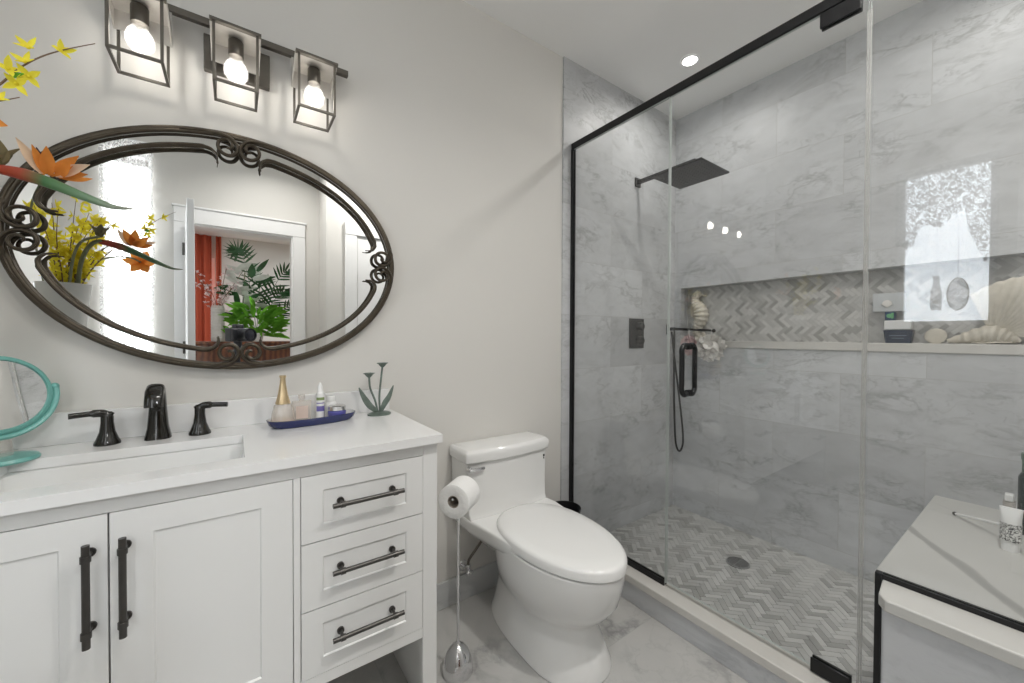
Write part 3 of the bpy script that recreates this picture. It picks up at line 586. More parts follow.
for q in range(4):
    a = q * PI / 2; n_ = Vector((math.cos(a), 0, math.sin(a))); tg = Vector((-math.sin(a), 0, math.cos(a)))
    r_out = 0.499 if q % 2 == 0 else 0.369; J = Vector((MX, MY, MZ)) + n_ * (r_out)
    for s in (-1, 1):
        # runs along the ring, then curls inward beside the joint
        c = J + tg * (s * 0.029) - n_ * 0.040
        run = []
        for k_ in (0.30, 0.22, 0.15) if q % 2 else (0.40, 0.30, 0.20):
            run.append(Vector((MX + 0.500 * math.cos(a + s * k_), MY + 0.012, MZ + 0.3720 * math.sin(a + s * k_))))
        loc = [(-0.020, 0.0385), (0.006, 0.031), (0.024, 0.012), (0.0265, -0.008), (0.015, -0.026), (-0.004, -0.030), (-0.022, -0.020), (-0.028, -0.001), (-0.021, 0.016), (-0.005, 0.022), (0.009, 0.015), (0.012, 0.002), (0.005, -0.007), (-0.004, -0.006)]
        P = [p + Vector((0, -0.004, 0)) for p in run] + [c - tg * s * u * 0.92 + n_ * w * 0.92 + Vector((0, -0.005 - 0.0006 * i, 0)) for i, (u, w) in enumerate(loc)]
        C = catmull(P, 6); n2 = len(C); Rr = [0.0078 - 0.0042 * (i / n2) for i in range(n2)]
        for i in range(8): Rr[i] = 0.003 + 0.0006 * i
        m = MB(); m.tube(C, Rr, 10); m.tube([p + Vector((0, -0.006, 0)) for p in C], [r * 0.45 for r in Rr], 8); m.build('scroll', M['bronze'], t, angle=None)

# ------------------------------------------------------------------ three-light wall fixture
t = thing('vanity_light', 'three lamp brushed nickel vanity light with open square cages above mirror', 'wall light', (0.011, -0.005, 2.11))
boxm(-0.077, 0.100, -0.022, -0.001, 2.055, 2.166).build('backplate', M['nickel'], t, bevel=0.002)
m = MB(); m.box(-0.31, 0.345, -0.052, -0.034, 2.176, 2.196); m.box(-0.012, 0.030, -0.036, -0.021, 2.09, 2.19); m.build('crossbar', M['nickel'], t, bevel=0.001)
for cx in (-0.212, 0.006, 0.224):
    m = MB(); hw, ya, yb, zb, zt, b = 0.053, -0.036, -0.160, 1.958, 2.128, 0.0035
    for x in (cx - hw, cx + hw):
        for y in (ya, yb): m.box(x - b, x + b, y - b, y + b, zb, zt)
        m.box(x - b, x + b, yb + b, ya - b, zb, zb + 2 * b)
    for y in (ya, yb): m.box(cx - hw + b, cx + hw - b, y - b, y + b, zb, zb + 2 * b)
    m.box(cx - hw - 0.010, cx + hw + 0.010, yb - 0.008, yb + 0.006, zt - 0.002, zt + 0.006)
    cg = m.build('cage', M['nickel'], t, smooth=False); m = MB()
    m.box(cx - hw - 0.010, cx + hw + 0.010, ya - 0.010, ya - 0.006, 2.075, 2.180)
    for x in (cx - hw - 0.010, cx + hw + 0.007): m.add([(x, ya - 0.006, 2.075), (x, ya - 0.006, 2.134), (x, yb, 2.134), (x + 0.003, ya - 0.006, 2.075), (x + 0.003, ya - 0.006, 2.134), (x + 0.003, yb, 2.134)], [(0, 1, 2), (3, 5, 4), (0, 2, 5, 3), (0, 3, 4, 1), (1, 4, 5, 2)])
    m.box(cx - hw - 0.007, cx + hw + 0.007, yb + 0.006, ya - 0.010, zt + 0.001, zt + 0.005)
    m.build('top_plate', M['nickel_lit'], cg, smooth=False)
    m = MB(); m.lathe([(0.019, 0.0), (0.020, 0.004), (0.020, 0.045), (0.016, 0.052)], (cx, -0.098, 2.078), seg=24); m.build('socket', M['nickel'], cg)
    m = MB(); m.lathe([(0.012, 0.080), (0.014, 0.074), (0.019, 0.066), (0.028, 0.052), (0.0325, 0.036), (0.030, 0.019), (0.019, 0.006), (0.001, 0.001)], (cx, -0.098, 2.000), seg=28, cap=False); bl = m.build('bulb', M['globe'], cg, angle=None)
    m = MB(); m.ball((cx, -0.098, 2.034), 0.0165, sc=(1, 1, 1.5)); m.build('filament', M['filament'], bl, angle=None)

# recessed ceiling lights: one in view above the shower head, the rest added fill
for i, (x, y, pw, sp) in enumerate(DOWN):
    t = thing('recessed_downlight', ['round recessed ceiling downlight above the shower head', 'added fill downlight, out of view above the shower bench', 'added fill downlight, out of view near the bathroom doorway', 'added fill downlight, out of view in front of the closet door'][i], 'ceiling light', (x, y, H - 0.004), 'recessed downlights')
    m = MB(); m.lathe([(0.050, 0.0035), (0.046, -0.004), (0.038, -0.002), (0.038, 0.0035)], (x, y, H - 0.004), seg=36, cap=False); m.build('trim_ring', M['trimwhite'], t)
    m = MB(); m.lathe([(0.038, 0.003), (0.038, 0.001), (0.001, 0.0005)], (x, y, H - 0.004), seg=32); m.build('lens', M['lamp_disc'], t)

# ------------------------------------------------------------------ toilet
TX = 1.040
def egg(z, w, yf, yb, fp=2.0, bp_=3.2, n=48, ymid=None, xc=TX):
    ym = ymid if ymid is not None else yb + (yf - yb) * 0.42
    out = []
    for k in range(n):
        a = 2 * PI * k / n; c, s = math.cos(a), math.sin(a); p = fp if s < 0 else bp_
        e_ = 2.0 / p; x = w * math.copysign(abs(c) ** (e_), c); y = (ym - yf if s < 0 else yb - ym) * math.copysign(abs(s) ** (e_), s)
        out.append((xc + x, ym + y, z))
    return out
t = thing('toilet', 'white one-piece elongated toilet with closed lid beside the vanity', 'toilet', (TX, -0.4, 0))
m = MB()
m.loft([egg(0.0, 0.160, -0.675, -0.075, ymid=-0.46, fp=2.2, bp_=2.8), egg(0.015, 0.158, -0.675, -0.075, ymid=-0.46, fp=2.2, bp_=2.8), egg(0.06, 0.146, -0.655, -0.085, ymid=-0.45, fp=2.1, bp_=2.6), egg(0.12, 0.134, -0.632, -0.095, ymid=-0.43, bp_=2.5), egg(0.160, 0.131, -0.625, -0.10, ymid=-0.42, bp_=2.4), egg(0.185, 0.142, -0.636, -0.11, ymid=-0.42, bp_=2.4), egg(0.22, 0.164, -0.676, -0.13, ymid=-0.42, bp_=2.4), egg(0.28, 0.181, -0.722, -0.15, ymid=-0.43, bp_=2.4, xc=TX - .008), egg(0.33, 0.187, -0.738, -0.16, ymid=-0.44, bp_=2.4, xc=TX - .013), egg(0.38, 0.189, -0.753, -0.17, ymid=-0.44, bp_=2.4, xc=TX - .016), egg(0.414, 0.189, -0.757, -0.18, ymid=-0.44, bp_=2.4, xc=TX - .016)])
# deck between bowl and tank, then the tank
def plan(z, w, yf, yb=-0.010, wf=None, bow=0.0, n=10):
    wf = wf if wf is not None else w; TK = TX - 0.028; w -= 0.010; wf -= 0.010; pts = [(TK + w, yb, z), (TK - w, yb, z)]; L = []
    for i in range(n + 1): u = -1 + 2 * i / n; L.append((TK + u * wf, yf - bow * (1 - u * u), z))
    return pts + L
def deck(z, k, ky=1.0):
    L = [(0.216, -0.010), (0.216, -0.150), (0.213, -0.215), (0.202, -0.29), (0.192, -0.38), (0.185, -0.45)]
    return [(TX - 0.027 * (1 if y > -0.2 else 0.6) + x * k, y * ky, z) for x, y in L] + [(TX - 0.027 * (1 if y > -0.2 else 0.6) - x * k, y * ky, z) for x, y in reversed(L)]
m.loft([deck(0.285, 0.50, 0.9), deck(0.34, 0.74), deck(0.38, 0.94), deck(0.40, 0.99), deck(0.432, 1.0), deck(0.440, 0.975)])
m.loft([plan(0.40, 0.222, -0.150, wf=0.216), plan(0.440, 0.223, -0.168, wf=0.218, bow=0.012), plan(0.46, 0.224, -0.156, wf=0.220, bow=0.016), plan(0.52, 0.226, -0.150, wf=0.223, bow=0.020), plan(0.6785, 0.232, -0.146, wf=0.229, bow=0.024)])
m.build('bowl_and_tank', M['ceramic'], t, bevel=0.006, bseg=3, angle=50)
m = MB(); m.loft([plan(0.680, 0.239, -0.158, wf=0.236, bow=0.026, yb=-0.006), plan(0.708, 0.241, -0.160, wf=0.238, bow=0.027, yb=-0.005), plan(0.722, 0.239, -0.158, wf=0.236, bow=0.026, yb=-0.006), plan(0.732, 0.231, -0.148, wf=0.225, bow=0.024, yb=-0.012), plan(0.7345, 0.20, -0.12, wf=0.19, bow=0.02, yb=-0.03)])
m.build('tank_lid', M['ceramic'], t, bevel=0.004, bseg=3, angle=50)
m = MB(); m.loft([egg(0.4145, 0.176, -0.735, -0.215, ymid=-0.43), egg(0.418, 0.178, -0.738, -0.212, ymid=-0.43), egg(0.430, 0.178, -0.738, -0.212, ymid=-0.43)]); m.build('seat', M['ceramic'], t, angle=50)
LB = 2.35
m = MB(); m.loft([egg(z_, w_, -0.763 + e_, -0.178 - e_, bp_=LB, ymid=-0.435, xc=TX - 0.016) for z_, w_, e_ in ((0.4205, 0.15, 0.08), (0.4185, 0.185, 0.005), (0.422, 0.189, 0.0), (0.447, 0.189, 0.0), (0.455, 0.185, 0.006), (0.460, 0.176, 0.020), (0.462, 0.14, 0.08))]); m.build('seat_lid', M['ceramic'], t, angle=45)
m = MB(); m.cyl((0.80, -0.150, 0.657), (0.80, -0.172, 0.657), 0.010); m.box(0.795, 0.866, -0.180, -0.170, 0.651, 0.662); m.build('flush_lever', M['chrome'], t, bevel=0.002)
m = MB(); m.box(1.210, 1.217, -0.1545, -0.1500, 0.640, 0.650); m.box(1.211, 1.215, -0.1545, -0.1500, 0.630, 0.634); m.build('maker_mark', M['gun'], t)
t = thing('water_supply', 'chrome stop valve and braided hose on wall behind the toilet', 'valve', (0.857, -0.012, 0.15))
m = MB(); m.lathe([(0.026, 0), (0.022, 0.006), (0.008, 0.008)], (0.857, -0.0005, 0.155), axis=(0, -1, 0), seg=24); m.cyl((0.857, 0, 0.155), (0.857, -0.05, 0.155), 0.007); m.cyl((0.857, -0.05, 0.14), (0.857, -0.05, 0.185), 0.010); m.ball((0.857, -0.068, 0.155), 0.013, sc=(1.4, 0.7, 0.9)); m.build('stop_valve', M['chrome'], t)
m = MB(); m.tube(catmull([(0.857, -0.05, 0.18), (0.862, -0.05, 0.205), (0.90, -0.052, 0.245), (0.935, -0.06, 0.29), (0.955, -0.07, 0.33)], 6), 0.006, 10); m.build('hose', M['nickel'], t)
# small black bin behind the toilet
t = thing('waste_bin', 'small black bin tucked between the toilet and the glass shower panel', 'bin', (1.375, -0.115, 0))
m = MB(); m.lathe([(0.062, 0.0), (0.066, 0.01), (0.078, 0.33), (0.081, 0.335), (0.081, 0.345), (0.076, 0.345), (0.072, 0.33), (0.06, 0.02), (0.001, 0.015)], (1.372, -0.135, 0.0), seg=36, cap=False); m.build('body', M['matte_black'], t)

# toilet roll stand
t = thing('toilet_roll_stand', 'slim chrome toilet roll stand with domed base on the marble floor', 'stand', (0.655, -0.338, 0))
m = MB(); m.lathe([(0.054, 0.0), (0.056, 0.004), (0.055, 0.02), (0.050, 0.045), (0.040, 0.072), (0.024, 0.094), (0.008, 0.104), (0.006, 0.112)], (0.655, -0.338, 0.0), seg=36); m.build('base', M['chrome'], t)
m = MB(); m.tube(catmull([(0.655, -0.338, 0.10), (0.655, -0.338, 0.35), (0.655, -0.338, 0.60), (0.658, -0.336, 0.638), (0.672, -0.325, 0.645), (0.69, -0.311, 0.645), (0.722, -0.287, 0.645)], 6), 0.0048, 12); m.ball((0.725, -0.284, 0.645), 0.008); m.tube(catmull([(0.658, -0.336, 0.640), (0.645, -0.345, 0.645), (0.619, -0.364, 0.645)], 5), 0.0045, 10); m.build('pole', M['chrome'], t)
t = thing('toilet_roll', 'full white toilet paper roll hanging on the slim chrome stand', 'toilet roll', (0.67, -0.338, 0.628))
RA, RS, RC = Vector((0.8, 0.6, 0)), Vector((-0.6, 0.8, 0)), Vector((0.664, -0.330, 0.634))
def ringx(x, r, n=40): return [RC + RA * (x - 0.669) + RS * r * 1.12 * math.cos(2 * PI * k / n) + Vector((0, 0, 1)) * r * 1.12 * math.sin(2 * PI * k / n) for k in range(n)]
m = MB(); m.loft([ringx(0.618, 0.019), ringx(0.617, 0.021), ringx(0.617, 0.050), ringx(0.619, 0.053), ringx(0.718, 0.053), ringx(0.720, 0.050), ringx(0.720, 0.021), ringx(0.719, 0.019)], cap=False); m.build('paper', M['paper'], t)
m = MB(); m.loft([ringx(0.6175, 0.0192), ringx(0.7195, 0.0192), ringx(0.7195, 0.0175), ringx(0.6175, 0.0175), ringx(0.6175, 0.0192)], cap=False); m.build('core', M['card'], t)

# ------------------------------------------------------------------ shower fittings
SHX, SHZ = 2.10, 2.200
t = thing('rain_shower_head', 'square dark rain shower head on a wall arm', 'shower head', (SHX, -0.009, SHZ))
m = MB(); m.box(SHX - 0.026, SHX + 0.026, -0.020, -0.0095, SHZ - 0.026, SHZ + 0.030); m.build('wall_plate', M['showerblack'], t, bevel=0.002)
m = MB(); m.box(SHX - 0.011, SHX + 0.011, -0.40, -0.018, SHZ - 0.008, SHZ + 0.014); m.cyl((SHX, -0.385, 2.145), (SHX, -0.385, SHZ), 0.013); m.build('arm', M['showerblack'], t, bevel=0.001)
m = MB(); hc = (2.085, -0.372); hs = 0.147; m.box(hc[0] - hs, hc[0] + hs, hc[1] - hs, hc[1] + hs, 2.126, 2.136); m.box(hc[0] - .035, hc[0] + .035, hc[1] - .035, hc[1] + .035, 2.136, 2.150); hd_ = m.build('head', M['showerblack'], t, bevel=0.0015)
m = MB()
for i in range(12):
    for j in range(12): m.lathe([(0.0042, 0), (0.003, -0.003)], (hc[0] + (i - 5.5) * 0.0235, hc[1] + (j - 5.5) * 0.0235, 2.126), seg=6)
nz_ = m.build('nozzles', plain('grey_rubber_nozzle', (0.12, 0.12, 0.12), 0.6), hd_); nz_['kind'] = 'stuff'
t = thing('shower_valve', 'square dark shower valve plate with two knobs on the tiled wall', 'shower valve', (2.10, -0.009, 1.24))
boxm(2.03, 2.175, -0.017, -0.0095, 1.145, 1.335).build('plate', M['showerblack'], t, bevel=0.002)
for z in (1.285, 1.195):
    m = MB(); m.lathe([(0.026, 0.0), (0.026, 0.02), (0.020, 0.032), (0.001, 0.033)], (2.12, -0.017, z), axis=(0, -1, 0), seg=6 * 4); m.box(2.117, 2.123, -0.055, -0.045, z - 0.02, z + 0.02); m.build('knob', M['showerblack'], t)
t = thing('hand_shower', 'slim black hand shower with long looping hose in the shower corner', 'hand shower', (2.45, -0.009, 1.27))
m = MB(); m.box(2.432, 2.468, -0.016, -0.0095, 1.235, 1.305); m.box(2.440, 2.460, -0.065, -0.016, 1.262, 1.284); m.build('holder', M['showerblack'], t, bevel=0.002)
m = MB(); m.tube([(2.452, -0.035, 1.274), (2.452, -0.09, 1.272), (2.450, -0.22, 1.266), (2.450, -0.325, 1.260)], [0.012, 0.009, 0.007, 0.007], 14); m.ball((2.450, -0.330, 1.259), 0.012); m.build('wand', M['matte_black'], t)
m = MB(); m.tube(catmull([(2.452, -0.052, 1.268), (2.452, -0.060, 1.24), (2.452, -0.060, 1.0), (2.452, -0.066, 0.70), (2.452, -0.078, 0.50), (2.452, -0.105, 0.445), (2.452, -0.130, 0.50), (2.452, -0.125, 0.62), (2.452, -0.095, 0.85), (2.452, -0.066, 1.05), (2.452, -0.048, 1.20), (2.452, -0.040, 1.255)], 8), 0.0065, 10); m.build('hose', M['matte_black'], t)
def pouf(c, r, mat, name, label, seed, squash=(1, 1, 1)):
    rnd = random.Random(seed); t_ = thing(name, label, 'bath pouf', c); m = MB(); c = Vector(c)
    for k in range(34):
        d = Vector((rnd.gauss(0, 1), rnd.gauss(0, 1), rnd.gauss(0, 1))).normalized(); u = d.orthogonal().normalized(); w = d.cross(u); rad = r * rnd.uniform(0.35, 0.55); o_ = c + d * r * 0.55; ph = rnd.random() * 6
        R = []
        for lv in (0.0, 0.5, 1.0):
            R.append([o_ + (u * math.cos(q) + w * math.sin(q)) * rad * (0.3 + 0.7 * lv) + d * r * (0.1 + 0.4 * lv + 0.12 * math.sin(5 * q + ph) * lv) for q in [2 * PI * i / 18 for i in range(18)]])
        R = [[c + Vector(((p - c).x * squash[0], (p - c).y * squash[1], (p - c).z * squash[2])) for p in rr] for rr in R]
        m.loft(R, cap=False)
    m.ball(c, r * 0.62, 14, 8, squash); m.build('netting', mat, t_)
    m = MB(); top = 1.266; m.tube([(c.x, c.y - 0.004, c.z + r * 0.6), (c.x - 0.008, c.y - 0.006, top), (c.x + 0.006, c.y + 0.004, top + 0.006), (c.x + 0.003, c.y + 0.006, c.z + r * 0.6)], 0.0018, 6); m.build('cord', M['net'], t_)
pouf((2.452, -0.165, 1.165), 0.052, M['pink'], 'bath_pouf', 'small dusty pink bath pouf hanging from the black hand shower', 2, (0.8, 0.85, 1.1))
pouf((2.452, -0.315, 1.150), 0.074, M['net'], 'bath_pouf', 'round white bath pouf hanging from the tip of the hand shower', 4)

# ------------------------------------------------------------------ things in the niche
def ridged(path, radii, nrid, amp, seg=14, flat=1.0):
    C = catmull(path, 14); n = len(C); R = []
    for i in range(n):
        u = i / (n - 1) * (len(radii) - 1); a = int(min(u, len(radii) - 2)); r = radii[a] + (radii[a + 1] - radii[a]) * (u - a)
        R.append(r * (1 + amp * (0.5 + 0.5 * math.cos(2 * PI * nrid * i / n))))
    m = MB(); m.tube(C, R, seg, flat); return m
SXh, SYh, SZh = 2.585, -0.150, NZ0
t = thing('seahorse_figurine', 'cream seahorse figurine standing in the left end of the niche', 'figurine', (SXh, SYh, SZh))
P = lambda y, z: (SXh, SYh + y, SZh + z)
m = ridged([P(-0.010, 0.325), P(0.010, 0.310), P(0.020, 0.285), P(0.010, 0.25), P(-0.015, 0.215), P(-0.022, 0.17), P(-0.012, 0.12), P(0.004, 0.08), P(0.004, 0.045), P(-0.02, 0.022), P(-0.045, 0.03), P(-0.042, 0.05), P(-0.028, 0.048)], [0.020, 0.023, 0.022, 0.030, 0.042, 0.044, 0.035, 0.026, 0.020, 0.015, 0.011, 0.008, 0.005], 22, 0.16)
m.ball(P(0.000, 0.322), 0.021, sc=(0.8, 1.1, 0.9))
m.tube([P(-0.012, 0.318), P(-0.04, 0.305), P(-0.060, 0.300)], [0.011, 0.006, 0.008], 10)
for y, z in ((0.006, 0.346), (-0.008, 0.347), (0.02, 0.338), (0.028, 0.322), (0.034, 0.30)): m.tube([P(y * 0.7, z - 0.014), P(y, z)], [0.007, 0.001], 8)
m.build('body', M['cream'], t, angle=None)
m = MB(); m.loft([[P(0.02, 0.25), P(0.05, 0.235), P(0.055, 0.20), P(0.048, 0.165), P(0.015, 0.15)], [(x + 0.006, y, z) for x, y, z in [P(0.02, 0.25), P(0.05, 0.235), P(0.055, 0.20), P(0.048, 0.165), P(0.015, 0.15)]]]); m.build('fin', M['cream'], t)
m = MB(); m.lathe([(0.04, 0), (0.042, 0.008), (0.03, 0.016), (0.012, 0.03)], (SXh, SYh, SZh), seg=20); m.build('base', M['cream'], t)
def fan_shell(name, label, c, w, h, depth, tilt, mat, nr=13):
    t_ = thing(name, label, 'shell', c); m = MB(); c = Vector(c); rows = 14; cols = nr * 6; V = []; F = []
    for side in (0, 1):
        for i in range(rows + 1):
            r = i / rows
            for j in range(cols + 1):
                a = -1.15 + 2.3 * j / cols; rid = 0.5 + 0.5 * math.cos(2 * PI * nr * j / cols)
                rr = r * (1 + 0.02 * rid); y = math.sin(a) * rr * w * 0.56; z = math.cos(a) * rr * h * 1.0; x = -depth * math.sin(PI * min(r, 1) * 0.62) * math.cos(a * 0.9) - 0.004 * rid * r + side * 0.004
                q = Matrix.Rotation(tilt, 3, 'X') @ Vector((x, y, z)); V.append(c + q)
    k = (rows + 1) * (cols + 1)
    for s in (0, 1):
        for i in range(rows):
            for j in range(cols):
                a = s * k + i * (cols + 1) + j; F.append((a, a + 1, a + cols + 2, a + cols + 1))
    for j in range(cols): a = rows * (cols + 1) + j; F.append((a, a + 1, k + a + 1, k + a))
    m.add(V, F); m.build('shell_body', mat, t_, angle=None); m = MB()
    q = Matrix.Rotation(tilt, 3, 'X') @ Vector((-0.004, 0, 0.004)); m.ball(c + q, w * 0.11, sc=(0.6, 1.5, 0.7)); m.build('hinge_knob', mat, t_)
fan_shell('scallop_shell', 'tall cream ridged scallop shell standing upright in the niche', (2.59, -1.425, NZ0 + 0.03), 0.30, 0.27, 0.04, 0.62, M['cream'])
# conch lying on the ledge
t = thing('conch_shell', 'pale cream conch shell lying in the niche in front of the scallop', 'shell', (2.575, -1.42, NZ0))
cpath = [(2.578, -1.300, NZ0 + 0.012), (2.578, -1.34, NZ0 + 0.022), (2.576, -1.38, NZ0 + 0.034), (2.574, -1.42, NZ0 + 0.040), (2.574, -1.45, NZ0 + 0.034), (2.575, -1.475, NZ0 + 0.024), (2.575, -1.50, NZ0 + 0.014)]
m = ridged(cpath, [0.006, 0.018, 0.028, 0.036, 0.030, 0.018, 0.005], 9, 0.18); m.build('whorl', M['cream'], t, angle=None)
m = MB(); m.loft([[(2.560, -1.37, NZ0 + 0.004), (2.545, -1.40, NZ0 + 0.002), (2.540, -1.44, NZ0 + 0.006), (2.555, -1.48, NZ0 + 0.006), (2.565, -1.43, NZ0 + 0.03)], [(2.566, -1.37, NZ0 + 0.008), (2.551, -1.40, NZ0 + 0.006), (2.546, -1.44, NZ0 + 0.010), (2.561, -1.48, NZ0 + 0.010), (2.571, -1.43, NZ0 + 0.034)]]); m.build('lip', M['cream'], t)
t = thing('sand_dollar', 'small flat pale shell disc leaning in the niche beside the conch', 'shell', (2.59, -1.27, NZ0))
m = MB(); m.lathe([(0.001, 0.006), (0.025, 0.005), (0.036, 0.0), (0.025, -0.003), (0.001, -0.004)], (2.60, -1.262, NZ0 + 0.034), axis=(-1, 0, 0.25), seg=30); m.build('disc', M['cream'], t)
# stack of soap boxes
t = thing('storage_bowl', 'dark navy tapered soap tub on the niche ledge', 'tub', (2.575, -1.143, NZ0))
def taper(x0, x1, y0, y1, z0, z1, d):
    m = MB(); m.loft([rrect(x0 + d, x1 - d, y0 + d, y1 - d, 0.008, z0, 4), rrect(x0, x1, y0, y1, 0.010, z1, 4)]); return m
taper(2.545, 2.605, -1.197, -1.094, NZ0, NZ0 + 0.062, 0.008).build('tub', M['navyplastic'], t)
m = MB(); m.box(2.5440, 2.5455, -1.176, -1.118, NZ0 + 0.034, NZ0 + 0.038); m.box(2.5450, 2.5465, -1.168, -1.126, NZ0 + 0.022, NZ0 + 0.025); m.build('label_lines', plain('grey_blue_print', (0.2, 0.24, 0.3)), t)
tag(boxm(2.548, 2.602, -1.190, -1.098, NZ0 + 0.063, NZ0 + 0.108).build('soap_box', M['whiteplastic'], bevel=0.004), 'plain white soap box lying on top of the navy tub', 'box')
t = thing('soap_packet', 'small blue and green wrapped packet on the white soap box', 'packet', (2.575, -1.117, NZ0 + 0.109))
boxm(2.552, 2.598, -1.133, -1.100, NZ0 + 0.109, NZ0 + 0.150).build('wrapper', plain('deep_blue_wrapper', (0.02, 0.06, 0.13), 0.35, var=0.3), t, bevel=0.003)
m = MB(); m.lathe([(0.010, 0), (0.010, 0.001)], (2.5515, -1.116, NZ0 + 0.130), axis=(-1, 0, 0), seg=20); m.box(2.5505, 2.552, -1.131, -1.122, NZ0 + 0.118, NZ0 + 0.144); m.build('emblem', plain('green_print', (0.15, 0.45, 0.2)), t)

# ------------------------------------------------------------------ things on the bench
BZ = 0.522
t = thing('shampoo_bottle', 'tall dark green bottle at the far end of the bench', 'bottle', (2.30, -1.56, BZ))
m = MB(); m.lathe([(0.034, 0), (0.036, 0.004), (0.036, 0.20), (0.030, 0.215), (0.014, 0.222)], (2.30, -1.545, BZ), seg=28); m.build('body', M['darkbottle'], t)
m = MB(); m.lathe([(0.028, 0.2185), (0.028, 0.262), (0.030, 0.264), (0.030, 0.287), (0.001, 0.289)], (2.30, -1.545, BZ), seg=24); m.build('cap', plain('dusty_green_cap', (0.10, 0.14, 0.11), 0.5), t)
t = thing('pump_bottle', 'small clear square bottle with white cap beside the dark green bottle', 'bottle', (2.31, -1.493, BZ))
taper(2.285, 2.335, -1.506, -1.476, BZ, BZ + 0.10, 0.001).build('body', M['clearglass'], t)
boxm(2.294, 2.326, -1.502, -1.480, BZ + 0.101, BZ + 0.128).build('cap', M['whiteplastic'], t, bevel=0.004)
t = thing('lotion_tube', 'white tube with a black and white patterned band standing on the bench', 'tube', (2.08, -1.50, BZ))
m = MB(); m.loft([rrect(2.055, 2.095, -1.525, -1.485, 0.018, BZ + z, 5) for z in (0.0, 0.03)]); m.build('cap', M['whiteplastic'], t)
m = MB(); m.loft([rrect(2.053, 2.097, -1.527, -1.483, 0.018, BZ + 0.031, 5), rrect(2.053, 2.097, -1.527, -1.483, 0.016, BZ + 0.10, 5), rrect(2.070, 2.080, -1.530, -1.480, 0.004, BZ + 0.14, 5)]); m.build('body', M['whiteplastic'], t)
m = MB(); m.loft([rrect(2.052, 2.098, -1.528, -1.482, 0.018, BZ + 0.034, 5), rrect(2.052, 2.098, -1.528, -1.482, 0.018, BZ + 0.092, 5)], cap=False); m.build('pattern_band', M['pattern'], t)
t = thing('thin_rod', 'thin white rod with dark tip lying across the bench bottles', 'rod', (2.2, -1.45, BZ))
m = MB(); m.tube([(2.30, -1.362, BZ + 0.008), (2.20, -1.44, BZ + 0.040), (2.125, -1.50, BZ + 0.0615), (2.10, -1.52, BZ + 0.068)], 0.0045, 10); m.build('rod', M['whiteplastic'], t)
m = MB(); m.ball((2.302, -1.360, BZ + 0.008), 0.007); m.build('tip', M['gun'], t)

# ------------------------------------------------------------------ tray and bottles on the worktop
CZ = 0.9185
def rot2(x, y, cx, cy, a): return (cx + x * math.cos(a) - y * math.sin(a), cy + x * math.sin(a) + y * math.cos(a))
TCX, TCY, TA = 0.218, -0.112, 0.14
def oval(w, d, z, n=40, p=2.6):
    out = []
    for k in range(n):
        a = 2 * PI * k / n; c, s = math.cos(a), math.sin(a); x = w * math.copysign(abs(c) ** (2 / p), c); y = d * math.copysign(abs(s) ** (2 / p), s)
        out.append((*rot2(x, y, TCX, TCY, TA), z))
    return out
t = thing('trinket_tray', 'navy blue oblong ceramic tray with white inside on the worktop', 'tray', (TCX, TCY, CZ))
m = MB(); m.loft([oval(0.120, 0.044, CZ), oval(0.133, 0.053, CZ + 0.010), oval(0.139, 0.058, CZ + 0.026), oval(0.136, 0.055, CZ + 0.0265)], cap=False); m.f.append(list(range(40))); m.mi.append(0); m.build('outside', M['navy'], t)
m = MB(); m.loft([oval(0.1362, 0.0552, CZ + 0.0263), oval(0.130, 0.050, CZ + 0.010), oval(0.119, 0.043, CZ + 0.006), oval(0.01, 0.004, CZ + 0.0055)], cap=False); m.f.append([120 + i for i in range(40)]); m.mi.append(0); m.build('inside', M['ceramic'], t)
TZ = CZ + 0.0062
def tp(x, y): return rot2(x, y, TCX, TCY, TA)
x, y = tp(-0.092, 0.004); t = thing('perfume_bottle', 'teardrop perfume bottle with tall gold neck at the tray end', 'perfume bottle', (x, y, TZ))
m = MB(); m.lathe([(0.029, 0.0), (0.035, 0.004), (0.035, 0.014), (0.031, 0.040), (0.025, 0.066), (0.020, 0.070)], (x, y, TZ), seg=32); m.build('glass_body', M['perfume'], t)
m = MB(); m.lathe([(0.027, 0.003), (0.031, 0.006), (0.0305, 0.018), (0.001, 0.0185)], (x, y, TZ), seg=28); m.build('liquid', M['amber'], t)
m = MB(); m.lathe([(0.0215, 0.0705), (0.0215, 0.073), (0.0145, 0.100), (0.0095, 0.132), (0.008, 0.152), (0.010, 0.158), (0.010, 0.162), (0.001, 0.163)], (x, y, TZ), seg=32); m.build('gold_neck', M['gold'], t)
x, y = tp(-0.034, 0.012); t = thing('perfume_bottle', 'square clear perfume bottle beside the gold necked bottle', 'perfume bottle', (x, y, TZ))
taper(x - 0.029, x + 0.029, y - 0.011, y + 0.011, TZ, TZ + 0.072, 0.001).build('glass_body', M['perfume'], t)
m = MB(); m.box(x - 0.018, x + 0.018, y - 0.0125, y - 0.0112, TZ + 0.014, TZ + 0.056); m.build('label', plain('pale_pink_label', (0.62, 0.50, 0.44)), t)
m = MB(); m.lathe([(0.008, 0.0725), (0.008, 0.077), (0.011, 0.079), (0.011, 0.094), (0.001, 0.095)], (x, y, TZ), seg=20); m.build('stopper', M['clearglass'], t)
x, y = tp(0.026, 0.016); t = thing('cream_tube', 'white dropper tube with violet and green print on the tray', 'tube', (x, y, TZ))
m = MB(); m.lathe([(0.013, 0), (0.014, 0.003), (0.014, 0.082), (0.014, 0.092), (0.010, 0.096), (0.008, 0.115), (0.002, 0.128)], (x, y, TZ), seg=24); m.build('body', M['whiteplastic'], t)
